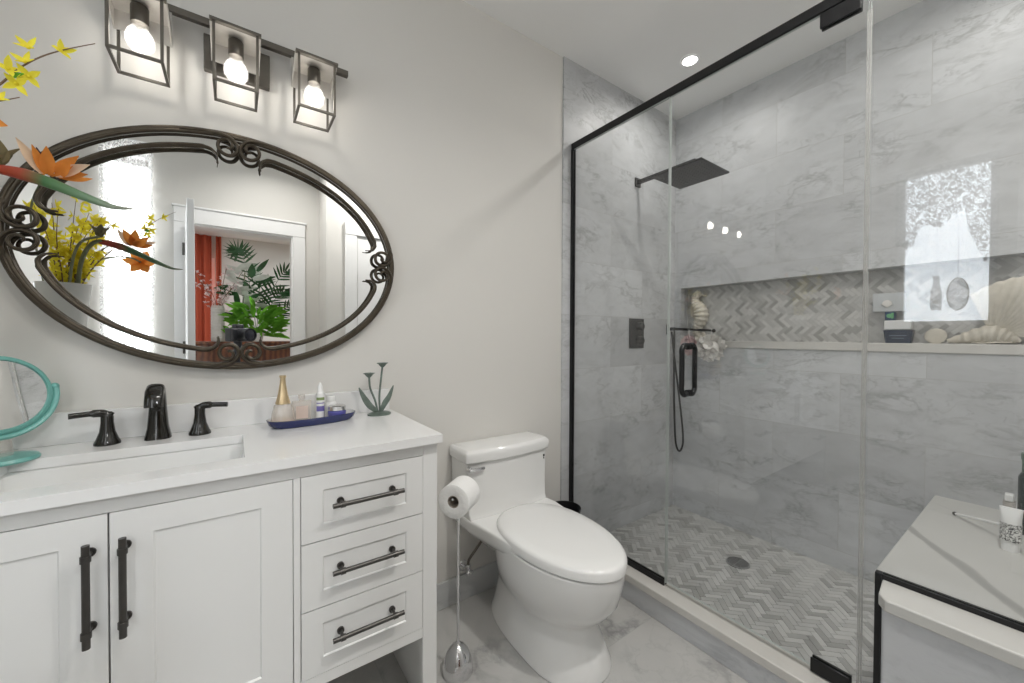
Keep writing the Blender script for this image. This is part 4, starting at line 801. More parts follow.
for zz, h_, col in ((0.030, 0.018, (0.16, 0.14, 0.40)), (0.056, 0.004, (0.3, 0.28, 0.5)), (0.068, 0.010, (0.22, 0.30, 0.12))):
    m = MB(); m.loft([[(x + 0.0143 * math.cos(a), y + 0.0143 * math.sin(a), TZ + z) for a in [PI + 0.5 + (PI - 1.0) * k / 10 for k in range(11)]] for z in (zz, zz + h_)], cap=False, closed=False); m.build('print', plain('tube_print', col, 0.5), t)
x, y = tp(0.068, 0.036); t = thing('cream_bottle', 'short white bottle with ribbed cap at the back of the tray', 'bottle', (x, y, TZ))
m = MB(); m.lathe([(0.018, 0), (0.019, 0.003), (0.019, 0.050), (0.015, 0.056)], (x, y, TZ), seg=24); m.build('body', M['whiteplastic'], t)
m = MB(); m.lathe([(0.0155, 0.0565), (0.0155, 0.074), (0.014, 0.077), (0.001, 0.0775)], (x, y, TZ), seg=24); m.build('cap', M['ceramic'], t)
x, y = tp(0.074, -0.010); t = thing('cream_jar', 'low violet blue jar with silver lid at the tray front', 'jar', (x, y, TZ))
m = MB(); m.lathe([(0.024, 0), (0.028, 0.004), (0.030, 0.026), (0.027, 0.030)], (x, y, TZ), seg=32); m.build('jar_body', M['purple'], t)
m = MB(); m.lathe([(0.027, 0.0305), (0.029, 0.032), (0.029, 0.045), (0.024, 0.049), (0.001, 0.050)], (x, y, TZ), seg=32); m.build('lid', M['chrome'], t)
a_, b_ = tp(-0.040, -0.030), tp(0.035, -0.028); t = thing('slim_stick', 'slim tan stick with blue end lying in the navy tray', 'stick', (a_[0], a_[1], TZ))
m = MB(); m.tube([(a_[0], a_[1], TZ + 0.0045), (b_[0], b_[1], TZ + 0.0045)], 0.003, 8); m.build('stick', M['gold'], t)
m = MB(); c_ = tp(-0.058, -0.031); m.tube([(c_[0], c_[1], TZ + 0.006), (a_[0], a_[1], TZ + 0.006)], 0.0052, 10); m.build('blue_end', plain('bright_blue_plastic', (0.10, 0.25, 0.62), 0.3), t)

# tulip candle holder
hx_, hy_ = 0.447, -0.090
t = thing('tulip_candle_holder', 'verdigris metal candle holder of two tulips with leaves on worktop', 'candle holder', (hx_, hy_, CZ))
m = MB(); m.loft([[(hx_ + 0.044 * s * math.cos(a) + 0.002 * math.sin(3 * a), hy_ + 0.036 * s * math.sin(a), CZ + z) for a in [2 * PI * k / 32 for k in range(32)]] for s, z in ((1.0, 0), (1.0, 0.004), (0.8, 0.008), (0.3, 0.011))]); m.build('base', M['verdigris'], t)
for (tx, tz, bx) in ((-0.038, 0.148, -0.006), (0.012, 0.185, 0.003)):
    m = MB(); P = catmull([(hx_ + bx, hy_, CZ + 0.008), (hx_ + bx + (tx - bx) * 0.35 - (0.006 if tx > 0 else -0.002), hy_, CZ + tz * 0.35), (hx_ + bx + (tx - bx) * 0.75 - 0.004, hy_, CZ + tz * 0.7), (hx_ + tx, hy_, CZ + tz)], 6); m.tube(P, 0.0038, 10)
    st = m.build('flower_stem', M['verdigris'], t)
    m = MB(); R = []
    for r, z in ((0.004, -0.006), (0.010, 0.0), (0.014, 0.006), (0.020, 0.010), (0.018, 0.0115), (0.010, 0.008), (0.001, 0.004)):
        R.append([(hx_ + tx + r * math.cos(a) * (1 + 0.12 * math.cos(6 * a)), hy_ + r * math.sin(a) * (1 + 0.12 * math.cos(6 * a)), CZ + tz + z) for a in [2 * PI * k / 36 for k in range(36)]])
    m.loft(R); m.build('flower_cup', M['verdigris'], st)
for P in ([(hx_ - 0.004, hy_ - 0.004, CZ + 0.008), (hx_ - 0.035, hy_ - 0.006, CZ + 0.035), (hx_ - 0.058, hy_ - 0.006, CZ + 0.07), (hx_ - 0.076, hy_ - 0.006, CZ + 0.108)], [(hx_ + 0.004, hy_ - 0.004, CZ + 0.008), (hx_ + 0.018, hy_ - 0.006, CZ + 0.04), (hx_ + 0.035, hy_ - 0.006, CZ + 0.066), (hx_ + 0.052, hy_ - 0.006, CZ + 0.108)]):
    C = catmull(P, 7); n = len(C); m = MB(); m.tube(C, [0.0105 * math.sin(PI * (0.12 + 0.86 * i / (n - 1))) + 0.0008 for i in range(n)], 10, flat=0.28); m.build('leaf', M['verdigris'], t)

# vanity make-up mirror, teal
t = thing('makeup_mirror', 'round teal tabletop make-up mirror at the left end of worktop', 'mirror', (-0.455, -0.115, CZ))
mc = Vector((-0.462, -0.135, 1.073)); nn = Vector((0.60, -0.78, 0.20)).normalized(); uu = Vector((0, 0, 1)).cross(nn).normalized(); vv = nn.cross(uu)
def circ(r, d, n=56): return [mc + nn * d + (uu * math.cos(2 * PI * k / n) + vv * math.sin(2 * PI * k / n)) * r for k in range(n)]
m = MB(); m.loft([circ(0.088, -0.008), circ(0.094, -0.004), circ(0.0945, 0.004), circ(0.090, 0.009), circ(0.0845, 0.010), circ(0.0825, 0.005)], cap=False); m.f.append(list(range(56))); m.mi.append(0); m.build('ring', M['teal'], t)
m = MB(); m.loft([circ(0.0828, 0.0035), circ(0.0828, 0.0055), circ(0.001, 0.0056)], cap=False); m.build('mirror_disc', M['mirror'], t, angle=30)
m = MB(); P = [mc + (uu * math.cos(a) + vv * math.sin(a)) * 0.1005 for a in [PI + 0.1 - 0.2 + (PI + 0.2) * k / 40 for k in range(41)]]; m.tube(P, 0.0062, 10, flat=1.3); m.ball(P[0], 0.009); m.ball(P[-1], 0.009)
bc = Vector((-0.455, -0.115, CZ)); foot = mc - vv * 0.105; m.build('yoke', M['teal'], t)
m = MB(); m.cyl((foot.x, foot.y, CZ + 0.012), (foot.x, foot.y, foot.z), 0.019, 0.017); m.build('stem', M['clearglass'], t)
m = MB(); m.lathe([(0.056, 0), (0.058, 0.004), (0.055, 0.010), (0.03, 0.0125), (0.001, 0.013)], (foot.x + 0.004, foot.y - 0.004, CZ), seg=40); m.build('base', M['teal'], t)

# ------------------------------------------------------------------ flowers in the tall white vase
VXc, VYc = -0.470, -0.400
t = thing('flower_vase', 'tall white vase of artificial flowers, seen in the oval mirror', 'vase', (VXc, VYc, CZ))
m = MB(); m.lathe([(0.042, 0), (0.044, 0.006), (0.036, 0.05), (0.040, 0.16), (0.050, 0.30), (0.060, 0.42), (0.066, 0.470), (0.062, 0.470), (0.056, 0.42), (0.046, 0.30), (0.03, 0.10), (0.001, 0.08)], (VXc, VYc, CZ), seg=40, cap=False); m.f.append(list(range(40))); m.mi.append(0); m.build('body', M['vase'], t)
def petal(m, base, d, nrm, L, W, curl=0.25, fold=0.15, n=6):
    d = Vector(d).normalized(); nrm = Vector(nrm); nrm = (nrm - d * nrm.dot(d)).normalized(); sd = d.cross(nrm); base = Vector(base); V = []; F = []
    for i in range(n + 1):
        u = i / n; w = W * math.sin(PI * min(1, (0.08 + 0.92 * u) ** 0.8)) * 0.5 + 0.0004; c = base + d * L * u + nrm * (curl * L * u * u)
        V += [c - sd * w + nrm * fold * w, c - nrm * 0.0008, c + sd * w + nrm * fold * w]
    for i in range(n):
        for j in (0, 1): a = i * 3 + j; F.append((a, a + 1, a + 4, a + 3))
    m.add(V, F)
def blossom4(m, c, ax, r, rnd):
    ax = Vector(ax).normalized(); u = ax.orthogonal().normalized(); w = ax.cross(u); ph = rnd.random() * PI
    for k in range(4):
        a = ph + k * PI / 2 + rnd.uniform(-0.15, 0.15); d = (u * math.cos(a) + w * math.sin(a)) + ax * 0.45; petal(m, c, d, ax, r * rnd.uniform(0.85, 1.1), r * 0.42, 0.1)
def branch(label, pts, blooms, seed, r0=0.0024, size=0.026, separate=False, group='forsythia branches in the vase'):
    rnd = random.Random(seed); t_ = thing('forsythia_branch', label, 'flower branch', pts[0], group)
    C = catmull(pts, 10); n = len(C); m = MB(); m.tube(C, [r0 * (1 - 0.72 * i / (n - 1)) for i in range(n)], 6); m.build('twig', M['twig'], t_)
    if separate:
        for (u, ax, of_) in blooms:
            c = C[int(u * (n - 1))] + Vector(of_); m = MB(); blossom4(m, c, ax, size, rnd); m.ball(c, 0.003, 8, 5); m.build('blossom', M['yellow'], t_, angle=None)
        m = MB(); c = C[int(0.62 * (n - 1))]; petal(m, C[int(0.55 * (n - 1))], (0.7, -0.2, 0.1), (0, -1, 0.4), 0.020, 0.012); m.build('leaf', M['leafgreen'], t_, angle=None)
    else:
        m = MB()
        for k in range(blooms):
            u = rnd.uniform(0.3, 0.99); c = C[int(u * (n - 1))] + Vector((rnd.gauss(0, 0.010), rnd.gauss(0, 0.010), rnd.gauss(0, 0.010))); blossom4(m, c, (rnd.gauss(0, 1), rnd.gauss(0, 1), rnd.gauss(0, 1)), size * rnd.uniform(0.6, 0.95), rnd)
        m.build('blossoms', M['yellow'], t_, angle=None)
    return t_
RIM = (VXc, VYc, CZ + 0.455)
inner = lambda dx, dy: (VXc + dx * 0.35, VYc + dy * 0.35, CZ + 0.25)
# the branch that arches into the photograph at the top left
branch('long arching forsythia branch with open yellow blossoms, topmost in the vase', [inner(0.05, -0.05), (VXc + 0.035, VYc - 0.03, CZ + 0.47), (-0.372, -0.52, 1.54), (-0.320, -0.590, 1.600), (-0.303, -0.596, 1.625), (-0.284, -0.596, 1.656), (-0.261, -0.596, 1.683), (-0.234, -0.596, 1.706), (-0.199, -0.596, 1.731)],
       [(0.53, (0.1, -0.9, -0.4), (0.010, 0, -0.004)), (0.585, (0.3, -0.9, 0.2), (-0.006, 0, 0.004)), (0.63, (-0.2, -0.8, 0.5), (0.004, 0, 0.010)), (0.60, (0.2, -1, -0.3), (0.012, 0, -0.006)), (0.72, (-0.1, -0.9, 0.5), (-0.008, 0, 0.016)), (0.86, (0.5, -0.7, 0.2), (0, 0, 0))], 11, separate=True, size=0.020)
branch('short drooping forsythia twig below the long arching branch', [inner(0.03, -0.06), (VXc + 0.03, VYc - 0.04, CZ + 0.47), (-0.40, -0.55, 1.545), (-0.35, -0.60, 1.565), (-0.308, -0.596, 1.592), (-0.286, -0.596, 1.606)], [(0.72, (0.1, -1, 0.1), (0, 0, 0)), (0.80, (0.1, -1, 0.5), (0, 0, 0.004))], 12, separate=True, size=0.016)
rb = random.Random(21)
ends = [(-0.50, -0.42, 1.66), (-0.455, -0.47, 1.70), (-0.43, -0.50, 1.66), (-0.40, -0.50, 1.60), (-0.48, -0.55, 1.60), (-0.52, -0.45, 1.58), (-0.40, -0.53, 1.54), (-0.44, -0.44, 1.61), (-0.53, -0.38, 1.64), (-0.42, -0.58, 1.66), (-0.47, -0.36, 1.64), (-0.55, -0.48, 1.68), (-0.37, -0.49, 1.63), (-0.36, -0.52, 1.57), (-0.385, -0.47, 1.66), (-0.41, -0.55, 1.50)]
for i, e_ in enumerate(ends):
    midp = (VXc + (e_[0] - VXc) * 0.5 + rb.uniform(-.01, .01), VYc + (e_[1] - VYc) * 0.5, CZ + 0.47 + (e_[2] - CZ - 0.47) * 0.55)
    branch('upright forsythia branch dense with yellow blossoms, rising from the white vase', [inner(e_[0] - VXc, e_[1] - VYc), (VXc + (e_[0] - VXc) * 0.25, VYc + (e_[1] - VYc) * 0.25, CZ + 0.468), midp, e_], 16, 30 + i, size=0.028)
# bird of paradise: the one in the photograph
t = thing('bird_of_paradise', 'orange bird of paradise bloom with long green spathe before the mirror', 'flower', (VXc, VYc, CZ + 0.3))
m = MB(); m.tube(catmull([inner(0.05, 0.0), (VXc + 0.032, VYc + 0.0, CZ + 0.47), (-0.425, -0.395, 1.48), (-0.400, -0.385, 1.530), (-0.375, -0.385, 1.543)], 8), 0.0062, 10); m.build('stem', M['stem'], t)
SP = catmull([(-0.385, -0.385, 1.540), (-0.345, -0.395, 1.535), (-0.300, -0.415, 1.520), (-0.245, -0.445, 1.495), (-0.200, -0.468, 1.478), (-0.168, -0.476, 1.478)], 8); n = len(SP)
m = MB(); m.tube(SP, [0.0125 * min(1, 0.5 + 2.2 * i / n) * (1 - (i / (n - 1)) ** 1.7) + 0.0009 for i in range(n)], 12, flat=0.8); m.build('spathe', M['spathe'], t, angle=None)
pb = Vector((-0.300, -0.405, 1.540))
for i, (d, L, W, mt) in enumerate([((-0.55, -0.1, 1.0), 0.088, 0.022, 'peach'), ((-0.30, -0.2, 1.0), 0.070, 0.018, 'orange'), ((0.02, -0.25, 1.0), 0.070, 0.026, 'orange'), ((0.75, -0.25, 0.75), 0.082, 0.026, 'orange'), ((1.0, -0.35, 0.48), 0.086, 0.026, 'peach'), ((0.45, -0.45, 0.45), 0.060, 0.028, 'orange'), ((0.8, -0.1, 0.2), 0.055, 0.022, 'orange')]):
    m = MB(); petal(m, pb + Vector((0.004 * (i - 3), 0, 0)), d, (0.0, -1, 0.1), L * 0.76, W * 0.82, 0.08, 0.3, 8); m.build('petal', M[mt], t, angle=None)
for d, L, W in (((0.2, 0.9, 0.9), 0.075, 0.030), ((-0.35, 0.9, 0.9), 0.075, 0.028), ((0.65, 0.8, 0.45), 0.070, 0.030)):
    m = MB(); petal(m, pb + Vector((0.004, 0.008, 0)), d, (0, 0.6, -0.8), L, W, 0.1, 0.3, 8); m.build('petal', M['orange'], t, angle=None)
m = MB(); petal(m, pb + Vector((-0.008, 0.003, 0)), (-0.28, 0.1, 1.0), (0, -1, 0), 0.055, 0.014, 0.0, 0.3); m.build('dark_petal', plain('wine_dark_petal', (0.05, 0.02, 0.03), 0.6), t, angle=None)
# its neighbour just out of frame, whose spent bract shows at the edge
t = thing('spent_flower_head', 'brown green spent flower head at the left edge near the mirror', 'flower', (VXc, VYc, CZ + 0.3))
m = MB(); m.tube(catmull([inner(0.02, -0.02), (VXc + 0.02, VYc + 0.03, CZ + 0.47), (-0.43, -0.375, 1.52), (-0.378, -0.37, 1.555)], 8), 0.004, 8); m.build('stem', M['stem'], t)
m = MB()
for k in range(5): a = k * 2 * PI / 5; petal(m, (-0.378, -0.37, 1.552), (0.5 * math.cos(a), -0.5 * math.sin(a), 0.9), (-math.cos(a), math.sin(a), 0.2), 0.050, 0.026, -0.1, 0.3)
m.build('bract', plain('olive_brown_bract', (0.22, 0.19, 0.10), 0.7), t, angle=None)
# second bird of paradise and lily, mostly seen in the mirror
t = thing('orange_lily', 'open five petal orange lily leaning out towards the doorway', 'flower', (VXc, VYc, CZ + 0.3))
lc = Vector((-0.325, -0.715, 1.525))
m = MB(); m.tube(catmull([inner(0.03, -0.08), (VXc + 0.02, VYc - 0.05, CZ + 0.47), (-0.42, -0.58, 1.50), (-0.36, -0.67, 1.535), tuple(lc)], 8), 0.0035, 8); m.build('stem', M['stem'], t)
for k in range(6):
    a = k * PI / 3; m = MB(); petal(m, lc, (math.cos(a), 0.35, math.sin(a)), (0, -1, 0), 0.060, 0.036, -0.18, 0.2); m.build('petal', M['orange'], t, angle=None)
t = thing('orange_lily', 'small closed orange bud rising above the back of the white vase', 'flower', (VXc, VYc, CZ + 0.3))
m = MB(); m.tube(catmull([inner(-0.06, 0.0), (VXc - 0.04, VYc + 0.02, CZ + 0.47), (-0.53, -0.36, 1.60), (-0.50, -0.33, 1.70)], 8), 0.003, 8); m.build('stem', M['stem'], t)
m = MB()
for k in range(5): a = k * 2 * PI / 5; petal(m, (-0.50, -0.33, 1.695), (0.4 * math.cos(a), 0.4 * math.sin(a), 1), (-math.cos(a), -math.sin(a), 0), 0.036, 0.024, 0.15, 0.3)
m.build('petals', M['orange'], t, angle=None)

# ------------------------------------------------------------------ window dressing
def lace_panel(y0, y1, ztop, prof, x, amp, npl, n=64, rows=26):
    m = MB(); V = []; F = []
    for i in range(n + 1):
        u = i / n
        for k in range(len(prof) - 1):
            if prof[k][0] <= u <= prof[k + 1][0]: zb = prof[k][1] + (prof[k + 1][1] - prof[k][1]) * (u - prof[k][0]) / (prof[k + 1][0] - prof[k][0]); break
        for j in range(rows + 1):
            v = j / rows; z = ztop + (zb + 0.006 * math.sin(u * 90) - ztop) * v; V.append((x + amp * math.sin(u * 2 * PI * npl) * (0.5 + 0.5 * v), y0 + (y1 - y0) * u, z))
    for i in range(n):
        for j in range(rows): a = i * (rows + 1) + j; F.append((a, a + 1, a + rows + 2, a + rows + 1))
    m.add(V, F); return m
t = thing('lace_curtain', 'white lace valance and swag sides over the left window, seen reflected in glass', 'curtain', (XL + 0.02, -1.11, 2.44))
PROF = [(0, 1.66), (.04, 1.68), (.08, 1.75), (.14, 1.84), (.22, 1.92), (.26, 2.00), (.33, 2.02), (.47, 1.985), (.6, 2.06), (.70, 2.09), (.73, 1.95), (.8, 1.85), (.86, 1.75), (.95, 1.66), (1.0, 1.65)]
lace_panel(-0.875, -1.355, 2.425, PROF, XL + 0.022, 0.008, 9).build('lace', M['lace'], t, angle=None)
m = MB(); m.tube([(XL + 0.022, -0.85, 2.43), (XL + 0.022, -1.38, 2.43)], 0.006, 10); m.build('rod', M['trimwhite'], t)
t = thing('sheer_curtain', 'tall white sheer curtain hanging by the doorway, seen in oval mirror', 'curtain', (-0.60, YB + 0.03, 2.55))
m = MB(); V = []; F = []; n, rows = 60, 8
for i in range(n + 1):
    u = i / n
    for j in range(rows + 1): z = 2.55 - (2.55 - 0.30) * j / rows; V.append((-0.735 + 0.27 * u + 0.006 * math.sin(j * 1.7 + u * 3) * (1 if u > 0.9 else 0.3), YB + 0.035 + 0.008 * math.sin(u * 2 * PI * 7), z))
for i in range(n):
    for j in range(rows): a = i * (rows + 1) + j; F.append((a, a + 1, a + rows + 2, a + rows + 1))
m.add(V, F); m.build('sheer', M['sheer'], t, angle=None)
m = MB(); m.tube([(-0.75, YB + 0.035, 2.555), (-0.45, YB + 0.035, 2.555)], 0.006, 10); m.build('rod', M['trimwhite'], t)
# two pale hanging ornaments in the left window
orn = glassy('frosted_ornament', (0.93, 0.93, 0.94), 0.05, cloudy=0.30, cloud_col=(0.6, 0.6, 0.6))
ornd = plain('ornament_rim', (0.30, 0.30, 0.30), 0.5)
t = thing('window_ornament', 'small bottle shaped frosted ornament in the left window, reflected in shower glass', 'ornament', (XL + 0.012, -1.085, 1.54))
m = MB(); m.loft([[(XL + dx, -1.085 + a, z) for a, z in [(-.026, 1.415), (.026, 1.415), (.029, 1.50), (.024, 1.56), (.016, 1.60), (.015, 1.655), (-.015, 1.655), (-.016, 1.60), (-.024, 1.56), (-.029, 1.50)]] for dx in (0.008, 0.016)]); m.build('plate', orn, t, bevel=0.002)
m = MB(); m.lathe([(0.014, 0), (0.014, 0.004)], (XL + 0.016, -1.085, 1.47), axis=(1, 0, 0), seg=20, sx=1.0); m.build('knob', ornd, t)
m = MB(); m.tube([(XL + 0.012, -1.085, 1.655), (XL + 0.012, -1.085, 2.0)], 0.0008, 6); m.build('cord', ornd, t)
t = thing('window_ornament', 'small oval frosted ornament with darker rim in the left window, reflected in glass', 'ornament', (XL + 0.012, -1.185, 1.52))
ov = lambda r1, r2, dx: [(XL + dx, -1.185 + r1 * math.cos(2 * PI * k / 40), 1.520 + r2 * math.sin(2 * PI * k / 40)) for k in range(40)]
m = MB(); m.loft([ov(.045, .105, 0.008), ov(.045, .105, 0.013)]); m.build('plate', orn, t)
m = MB(); m.tube(ov(.048, .108, 0.011), 0.0035, 8, close=True); m.build('rim', ornd, t)
m = MB(); m.tube([(XL + 0.012, -1.185, 1.63), (XL + 0.012, -1.185, 2.0)], 0.0008, 6); m.build('cord', ornd, t)
# pale box on the wrapped packet in the niche
t = thing('keepsake_box', 'light grey card box with white shell emblem on top of niche stack', 'box', (2.575, -1.11, NZ0 + 0.151))
boxm(2.552, 2.600, -1.165, -1.055, NZ0 + 0.151, NZ0 + 0.240).build('box_body', plain('light_grey_card', (0.50, 0.52, 0.53), 0.6), t, bevel=0.002)
m = MB()
for k in range(7): a = -1.1 + 2.2 * k / 6; m.tube([(2.550, -1.108, NZ0 + 0.172), (2.549, -1.108 + 0.020 * math.sin(a), NZ0 + 0.176 + 0.030 * math.cos(a))], [0.002, 0.005], 8)
m.build('shell_emblem', M['net'], t)

# ------------------------------------------------------------------ the bedroom beyond the doorway (seen in the mirror)
BX0, BX1, BY0, BY1 = -1.6, 2.2, -6.0, YB - 0.12
structure('floor', boxm(BX0, BX1, BY0, BY1, -0.1, 0.0), M['farfloor'])
structure('ceiling', boxm(BX0, BX1, BY0, BY1, H, H + 0.1), M['ceiling'])
structure('wall_bedroom_left', boxm(BX0 - 0.1, BX0, BY0, BY1, 0, H), M['paint'])
structure('wall_bedroom_right', boxm(BX1, BX1 + 0.1, BY0, BY1, 0, H), M['paint'])
m = MB(); m.box(BX0, -1.35, BY0 - 0.1, BY0, 0, H); m.box(-0.25, BX1, BY0 - 0.1, BY0, 0, H); m.box(-1.35, -0.25, BY0 - 0.1, BY0, 0, 0.6); m.box(-1.35, -0.25, BY0 - 0.1, BY0, 2.4, H)
structure('wall_bedroom_far', m, M['paint'])
m = MB(); m.box(BX0, XL - 0.1, BY1, BY1 + 0.1, 0, H); m.box(0.72, BX1, BY1, BY1 + 0.1, 0, H); structure('wall_bedroom_near', m, M['paint'])
m = MB(); m.box(-1.35, -1.31, BY0 - 0.07, BY0 - 0.03, 0.6, 2.4); m.box(-0.29, -0.25, BY0 - 0.07, BY0 - 0.03, 0.6, 2.4); m.box(-1.31, -0.29, BY0 - 0.07, BY0 - 0.03, 0.6, 0.64); m.box(-1.31, -0.29, BY0 - 0.07, BY0 - 0.03, 2.36, 2.4)
structure('window_3', m, M['trimwhite'])
def cloth(x0, x1, y, z0, z1, amp, npl, mat, parent, name):
    m = MB(); n = int(npl * 12); R = [[(x0 + (x1 - x0) * i / n, y + amp * math.sin(2 * PI * npl * i / n) + d, z) for i in range(n + 1)] for z in (z0, z1) for d in (0,)]
    V = R[0] + R[1]; F = [(i, i + 1, n + 2 + i, n + 1 + i) for i in range(n)]; V2 = [(a, b - 0.004, c) for a, b, c in V]; k = len(V)
    m.add(V + V2, F + [(k + d, k + c, k + b, k + a) for a, b, c, d in F]); return m.build(name, mat, parent, angle=None)
t = thing('red_curtain', 'wide rust red curtain in the room beyond the doorway', 'curtain', (-0.55, -5.9, 2.5), 'rust red curtains'); cloth(-0.80, -0.285, -5.90, 0.03, 2.715, 0.03, 5, M['redcloth'], t, 'cloth')
t = thing('red_curtain', 'narrow rust red curtain gathered at the right of the bedroom window', 'curtain', (-0.18, -5.9, 2.5), 'rust red curtains'); cloth(-0.235, -0.165, -5.90, 0.03, 2.715, 0.02, 1.5, M['redcloth'], t, 'cloth')
SBZ = 1.150
t = thing('sideboard', 'dark red wood sideboard holding the plants beyond the doorway', 'sideboard', (0.25, -3.65, 0))
boxm(-0.60, 1.10, -3.85, -3.42, 0.08, SBZ - 0.03).build('cabinet', M['darkwood'], t, bevel=0.004); boxm(-0.63, 1.13, -3.88, -3.38, SBZ - 0.03, SBZ).build('top', M['darkwood'], t, bevel=0.006)
for k in range(4):
    d = boxm(-0.58 + 0.42 * k, -0.19 + 0.42 * k, -3.42, -3.405, 0.14, SBZ - 0.09).build('door', M['darkwood'], t, bevel=0.004); m = MB(); m.ball((-0.24 + 0.42 * k, -3.395, 0.75), 0.014); m.build('knob', M['gold'], d)
for x in (-0.55, 1.05):
    for y in (-3.80, -3.47): boxm(x - 0.025, x + 0.025, y - 0.025, y + 0.025, 0.0, 0.08).build('leg', M['darkwood'], t)
rv = (-0.145, -3.50)
t = thing('ribbed_vase', 'tall ribbed white vase on the sideboard, left of the plants', 'vase', (*rv, SBZ))
prof = [(0.045, 0.0)]
for k in range(22): prof += [(0.060, 0.006 + k * 0.016), (0.054, 0.014 + k * 0.016)]
prof += [(0.052, 0.37), (0.046, 0.37), (0.044, 0.05), (0.001, 0.045)]
m = MB(); m.lathe(prof, (*rv, SBZ), seg=28, cap=False); m.build('body', M['ribbed'], t)
rb = random.Random(5)
for k in range(7):
    e = (rv[0] + rb.uniform(-0.20, 0.24), rv[1] + rb.uniform(-0.08, 0.14), SBZ + rb.uniform(0.55, 0.80))
    t = thing('blossom_branch', 'spray of pale pink blossom standing in the ribbed white vase', 'flower branch', (*rv, SBZ + 0.3), 'pale blossom sprays in the ribbed vase')
    C = catmull([(rv[0], rv[1], SBZ + 0.1), (rv[0] + (e[0] - rv[0]) * 0.2, rv[1], SBZ + 0.40), e], 10); m = MB(); m.tube(C, 0.003, 5); m.build('twig', M['twig'], t)
    m = MB()
    for q in range(26):
        c = C[rb.randint(7, len(C) - 1)] + Vector((rb.gauss(0, .030), rb.gauss(0, .030), rb.gauss(0, .035))); blossom4(m, c, (rb.gauss(0, 1), rb.gauss(0, 1), rb.gauss(0, 1)), 0.022, rb)
    m.build('blossoms', M['blossom'], t, angle=None)
def pot(t, x, y, r=0.075, h=0.11, mat='vase'):
    m = MB(); m.lathe([(r * 0.7, 0), (r, h), (r * 1.05, h), (r * 1.05, h - 0.012), (r * 0.9, h - 0.012), (0.001, h - 0.02)], (x, y, SBZ), seg=24, cap=False); m.build('pot', M[mat], t)
def frond(m, pts, L, W, nl, mat_bias=0):
    C = catmull(pts, 8); n = len(C); m.tube(C, [0.004 * (1 - 0.7 * i / n) for i in range(n)], 5)
    for i in range(nl):
        u = 0.25 + 0.74 * i / (nl - 1); k = min(int(u * (n - 1)), n - 2); p = C[k]; d = (C[k + 1] - C[k]).normalized(); side = d.cross(Vector((0, -0.5, 0.85))).normalized()
        for s in (-1, 1): petal(m, p, side * s + d * 0.75 + Vector((0, 0, -0.12)), (0, -0.9, 0.4), L * (1 - 0.55 * abs(u - 0.45)), W * 1.6, -0.12)
px_, py_ = 0.20, -3.74
t = thing('potted_palm', 'tall feathery palm on the sideboard beyond the doorway', 'plant', (px_, py_, SBZ)); pot(t, px_, py_)
m = MB()
for e in ((-0.17, 0.0, 0.98), (0.33, 0.05, 0.80), (0.42, 0.1, 0.42), (0.05, 0.0, 0.70), (0.28, 0.15, 0.55)):
    frond(m, [(px_, py_, SBZ + 0.09), (px_ + e[0] * 0.35, py_ + e[1] * 0.4, SBZ + e[2] * 0.62), (px_ + e[0] * 0.8, py_ + e[1], SBZ + e[2] * 1.0), (px_ + e[0] * 1.1, py_ + e[1] * 1.2, SBZ + e[2] * 1.02)], 0.19, 0.014, 16)
for k in range(15): a = -0.5 + (PI + 1.0) * k / 14; petal(m, (px_ - 0.17, py_ + 0.02, SBZ + 0.98), (math.cos(a), 0.1, math.sin(a)), (0, -1, 0), 0.15, 0.013, -0.1)
m.build('fronds', M['leafdark'], t, angle=None)
bx_, by_ = 0.19, -3.47
t = thing('leafy_plant', 'bright green broad leaved plant on the sideboard, in front of palm', 'plant', (bx_, by_, SBZ)); pot(t, bx_, by_, 0.07, 0.09)
m = MB(); rb = random.Random(8)
for k in range(190):
    a = rb.uniform(0, 2 * PI); el_ = rb.uniform(0.0, 1.3); r = rb.uniform(0.05, 0.20); c = Vector((bx_ + math.cos(a) * r * 1.25, by_ + math.sin(a) * r * 0.5, SBZ + 0.06 + rb.uniform(0, 0.36) * (1 - r * 1.5))); petal(m, c, (math.cos(a), -0.3 + math.sin(a) * 0.4, math.sin(el_) * 1.2 - 0.35), (0, -0.7, 0.7), rb.uniform(0.09, 0.14), rb.uniform(0.035, 0.05), -0.2)
m.build('leaves', M['leafgreen'], t, angle=None)
sx_, sy_ = 0.03, -3.60
t = thing('variegated_plant', 'tall plant with large silver white leaves behind the bright green plant', 'plant', (sx_, sy_, SBZ)); pot(t, sx_, sy_, 0.06, 0.10)
m = MB(); m2 = MB(); rb = random.Random(9)
for k in range(26):
    a = rb.uniform(0, 2 * PI); z = SBZ + 0.25 + 0.55 * k / 26; c = Vector((sx_ + rb.uniform(-0.05, 0.18), sy_ + rb.uniform(0, 0.1), z)); petal(m if k % 3 else m2, c, (math.cos(a), 0.3, 0.45 * math.sin(a) + 0.25), (0, -0.9, 0.4), rb.uniform(0.15, 0.22), rb.uniform(0.05, 0.075), -0.15)
m.build('pale_leaves', M['leafpale'], t, angle=None); m2.build('dark_leaves', M['leafdark'], t, angle=None)
m = MB(); m.tube([(sx_, sy_, SBZ + 0.08), (sx_ + 0.04, sy_, SBZ + 0.4), (sx_ + 0.06, sy_, SBZ + 0.75)], 0.006, 6); m.build('stalk', M['stem'], t)

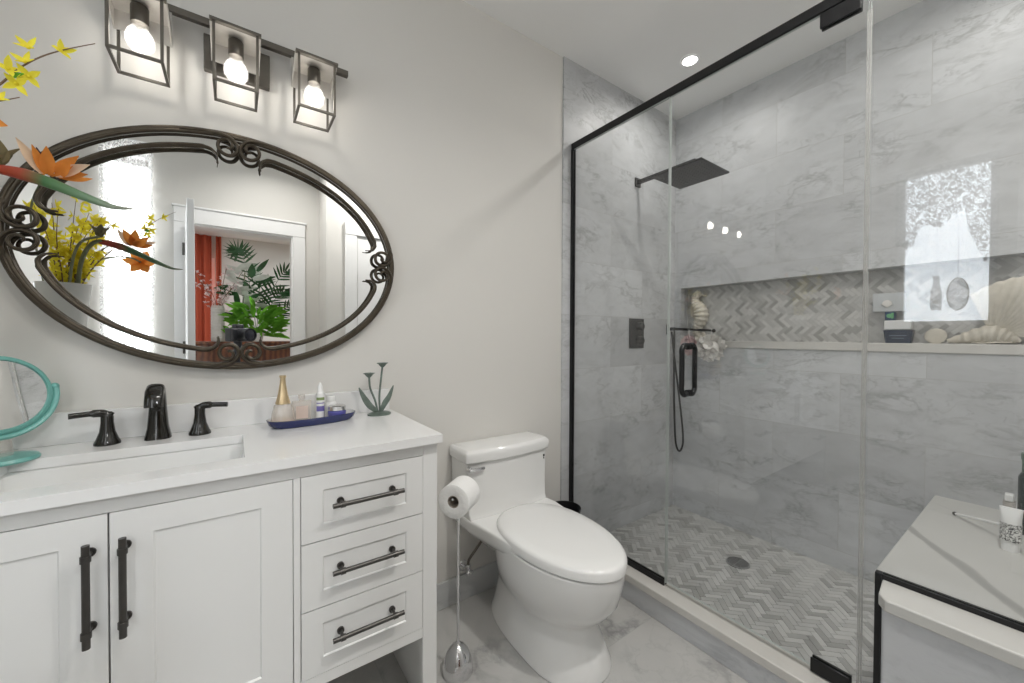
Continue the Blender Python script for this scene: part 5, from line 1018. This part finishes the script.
# ------------------------------------------------------------------ the photographer's camera on its tripod, in the doorway
fw = Vector((0.5796, 0.8148, -0.0134)).normalized(); rt = Vector((fw.y, -fw.x, 0)).normalized(); up = rt.cross(fw)
pc = Vector((0.0, -1.5888, 1.2181))
t = thing('camera_on_tripod', 'black camera with a wide lens on tripod, seen in the oval mirror', 'camera', (-0.06, -1.67, 0))
def obox(m, c, a, b, d): m.add([c + fw * a * sx + rt * b * sy + up * d * sz for sz in (-1, 1) for sy in (-1, 1) for sx in (-1, 1)], [(0, 1, 3, 2), (4, 6, 7, 5), (0, 4, 5, 1), (2, 3, 7, 6), (0, 2, 6, 4), (1, 5, 7, 3)])
pc = pc + rt * 0.115
bc = pc - fw * 0.135
m = MB(); obox(m, bc, 0.030, 0.070, 0.046); obox(m, bc + up * 0.055, 0.026, 0.026, 0.018); obox(m, bc - rt * 0.05 + fw * 0.03, 0.02, 0.018, 0.04); m.build('camera_body', M['camera'], t, bevel=0.006)
m = MB(); m.lathe([(0.036, 0.0), (0.036, 0.03), (0.040, 0.035), (0.040, 0.075), (0.044, 0.08), (0.046, 0.098), (0.042, 0.098), (0.040, 0.090)], pc - fw * 0.110, axis=fw, seg=32); ln = m.build('lens', M['camera'], t)
m = MB(); m.lathe([(0.040, 0.0), (0.030, 0.004), (0.001, 0.006)], pc - fw * 0.0195, axis=fw, seg=28); m.build('front_glass', M['lens'], ln)
hb = Vector((bc.x, bc.y, 1.12)); m = MB(); m.cyl((hb.x, hb.y, 1.09), (hb.x, hb.y, bc.z - 0.047), 0.024); m.ball((hb.x, hb.y, 1.10), 0.03); m.cyl((hb.x, hb.y, 0.75), (hb.x, hb.y, 1.09), 0.014); m.build('tripod_head', M['camera'], t)
for a in (PI * 0.5 + 0.62, PI * 0.5 + 0.62 + 2.09, PI * 0.5 + 0.62 + 4.19):
    m = MB(); m.tube([(hb.x + 0.02 * math.cos(a), hb.y + 0.02 * math.sin(a), 1.03), (hb.x + 0.30 * math.cos(a), hb.y + 0.30 * math.sin(a), 0.012)], [0.014, 0.009], 12); m.ball((hb.x + 0.30 * math.cos(a), hb.y + 0.30 * math.sin(a), 0.012), 0.012); m.build('leg', M['matte_black'], t)
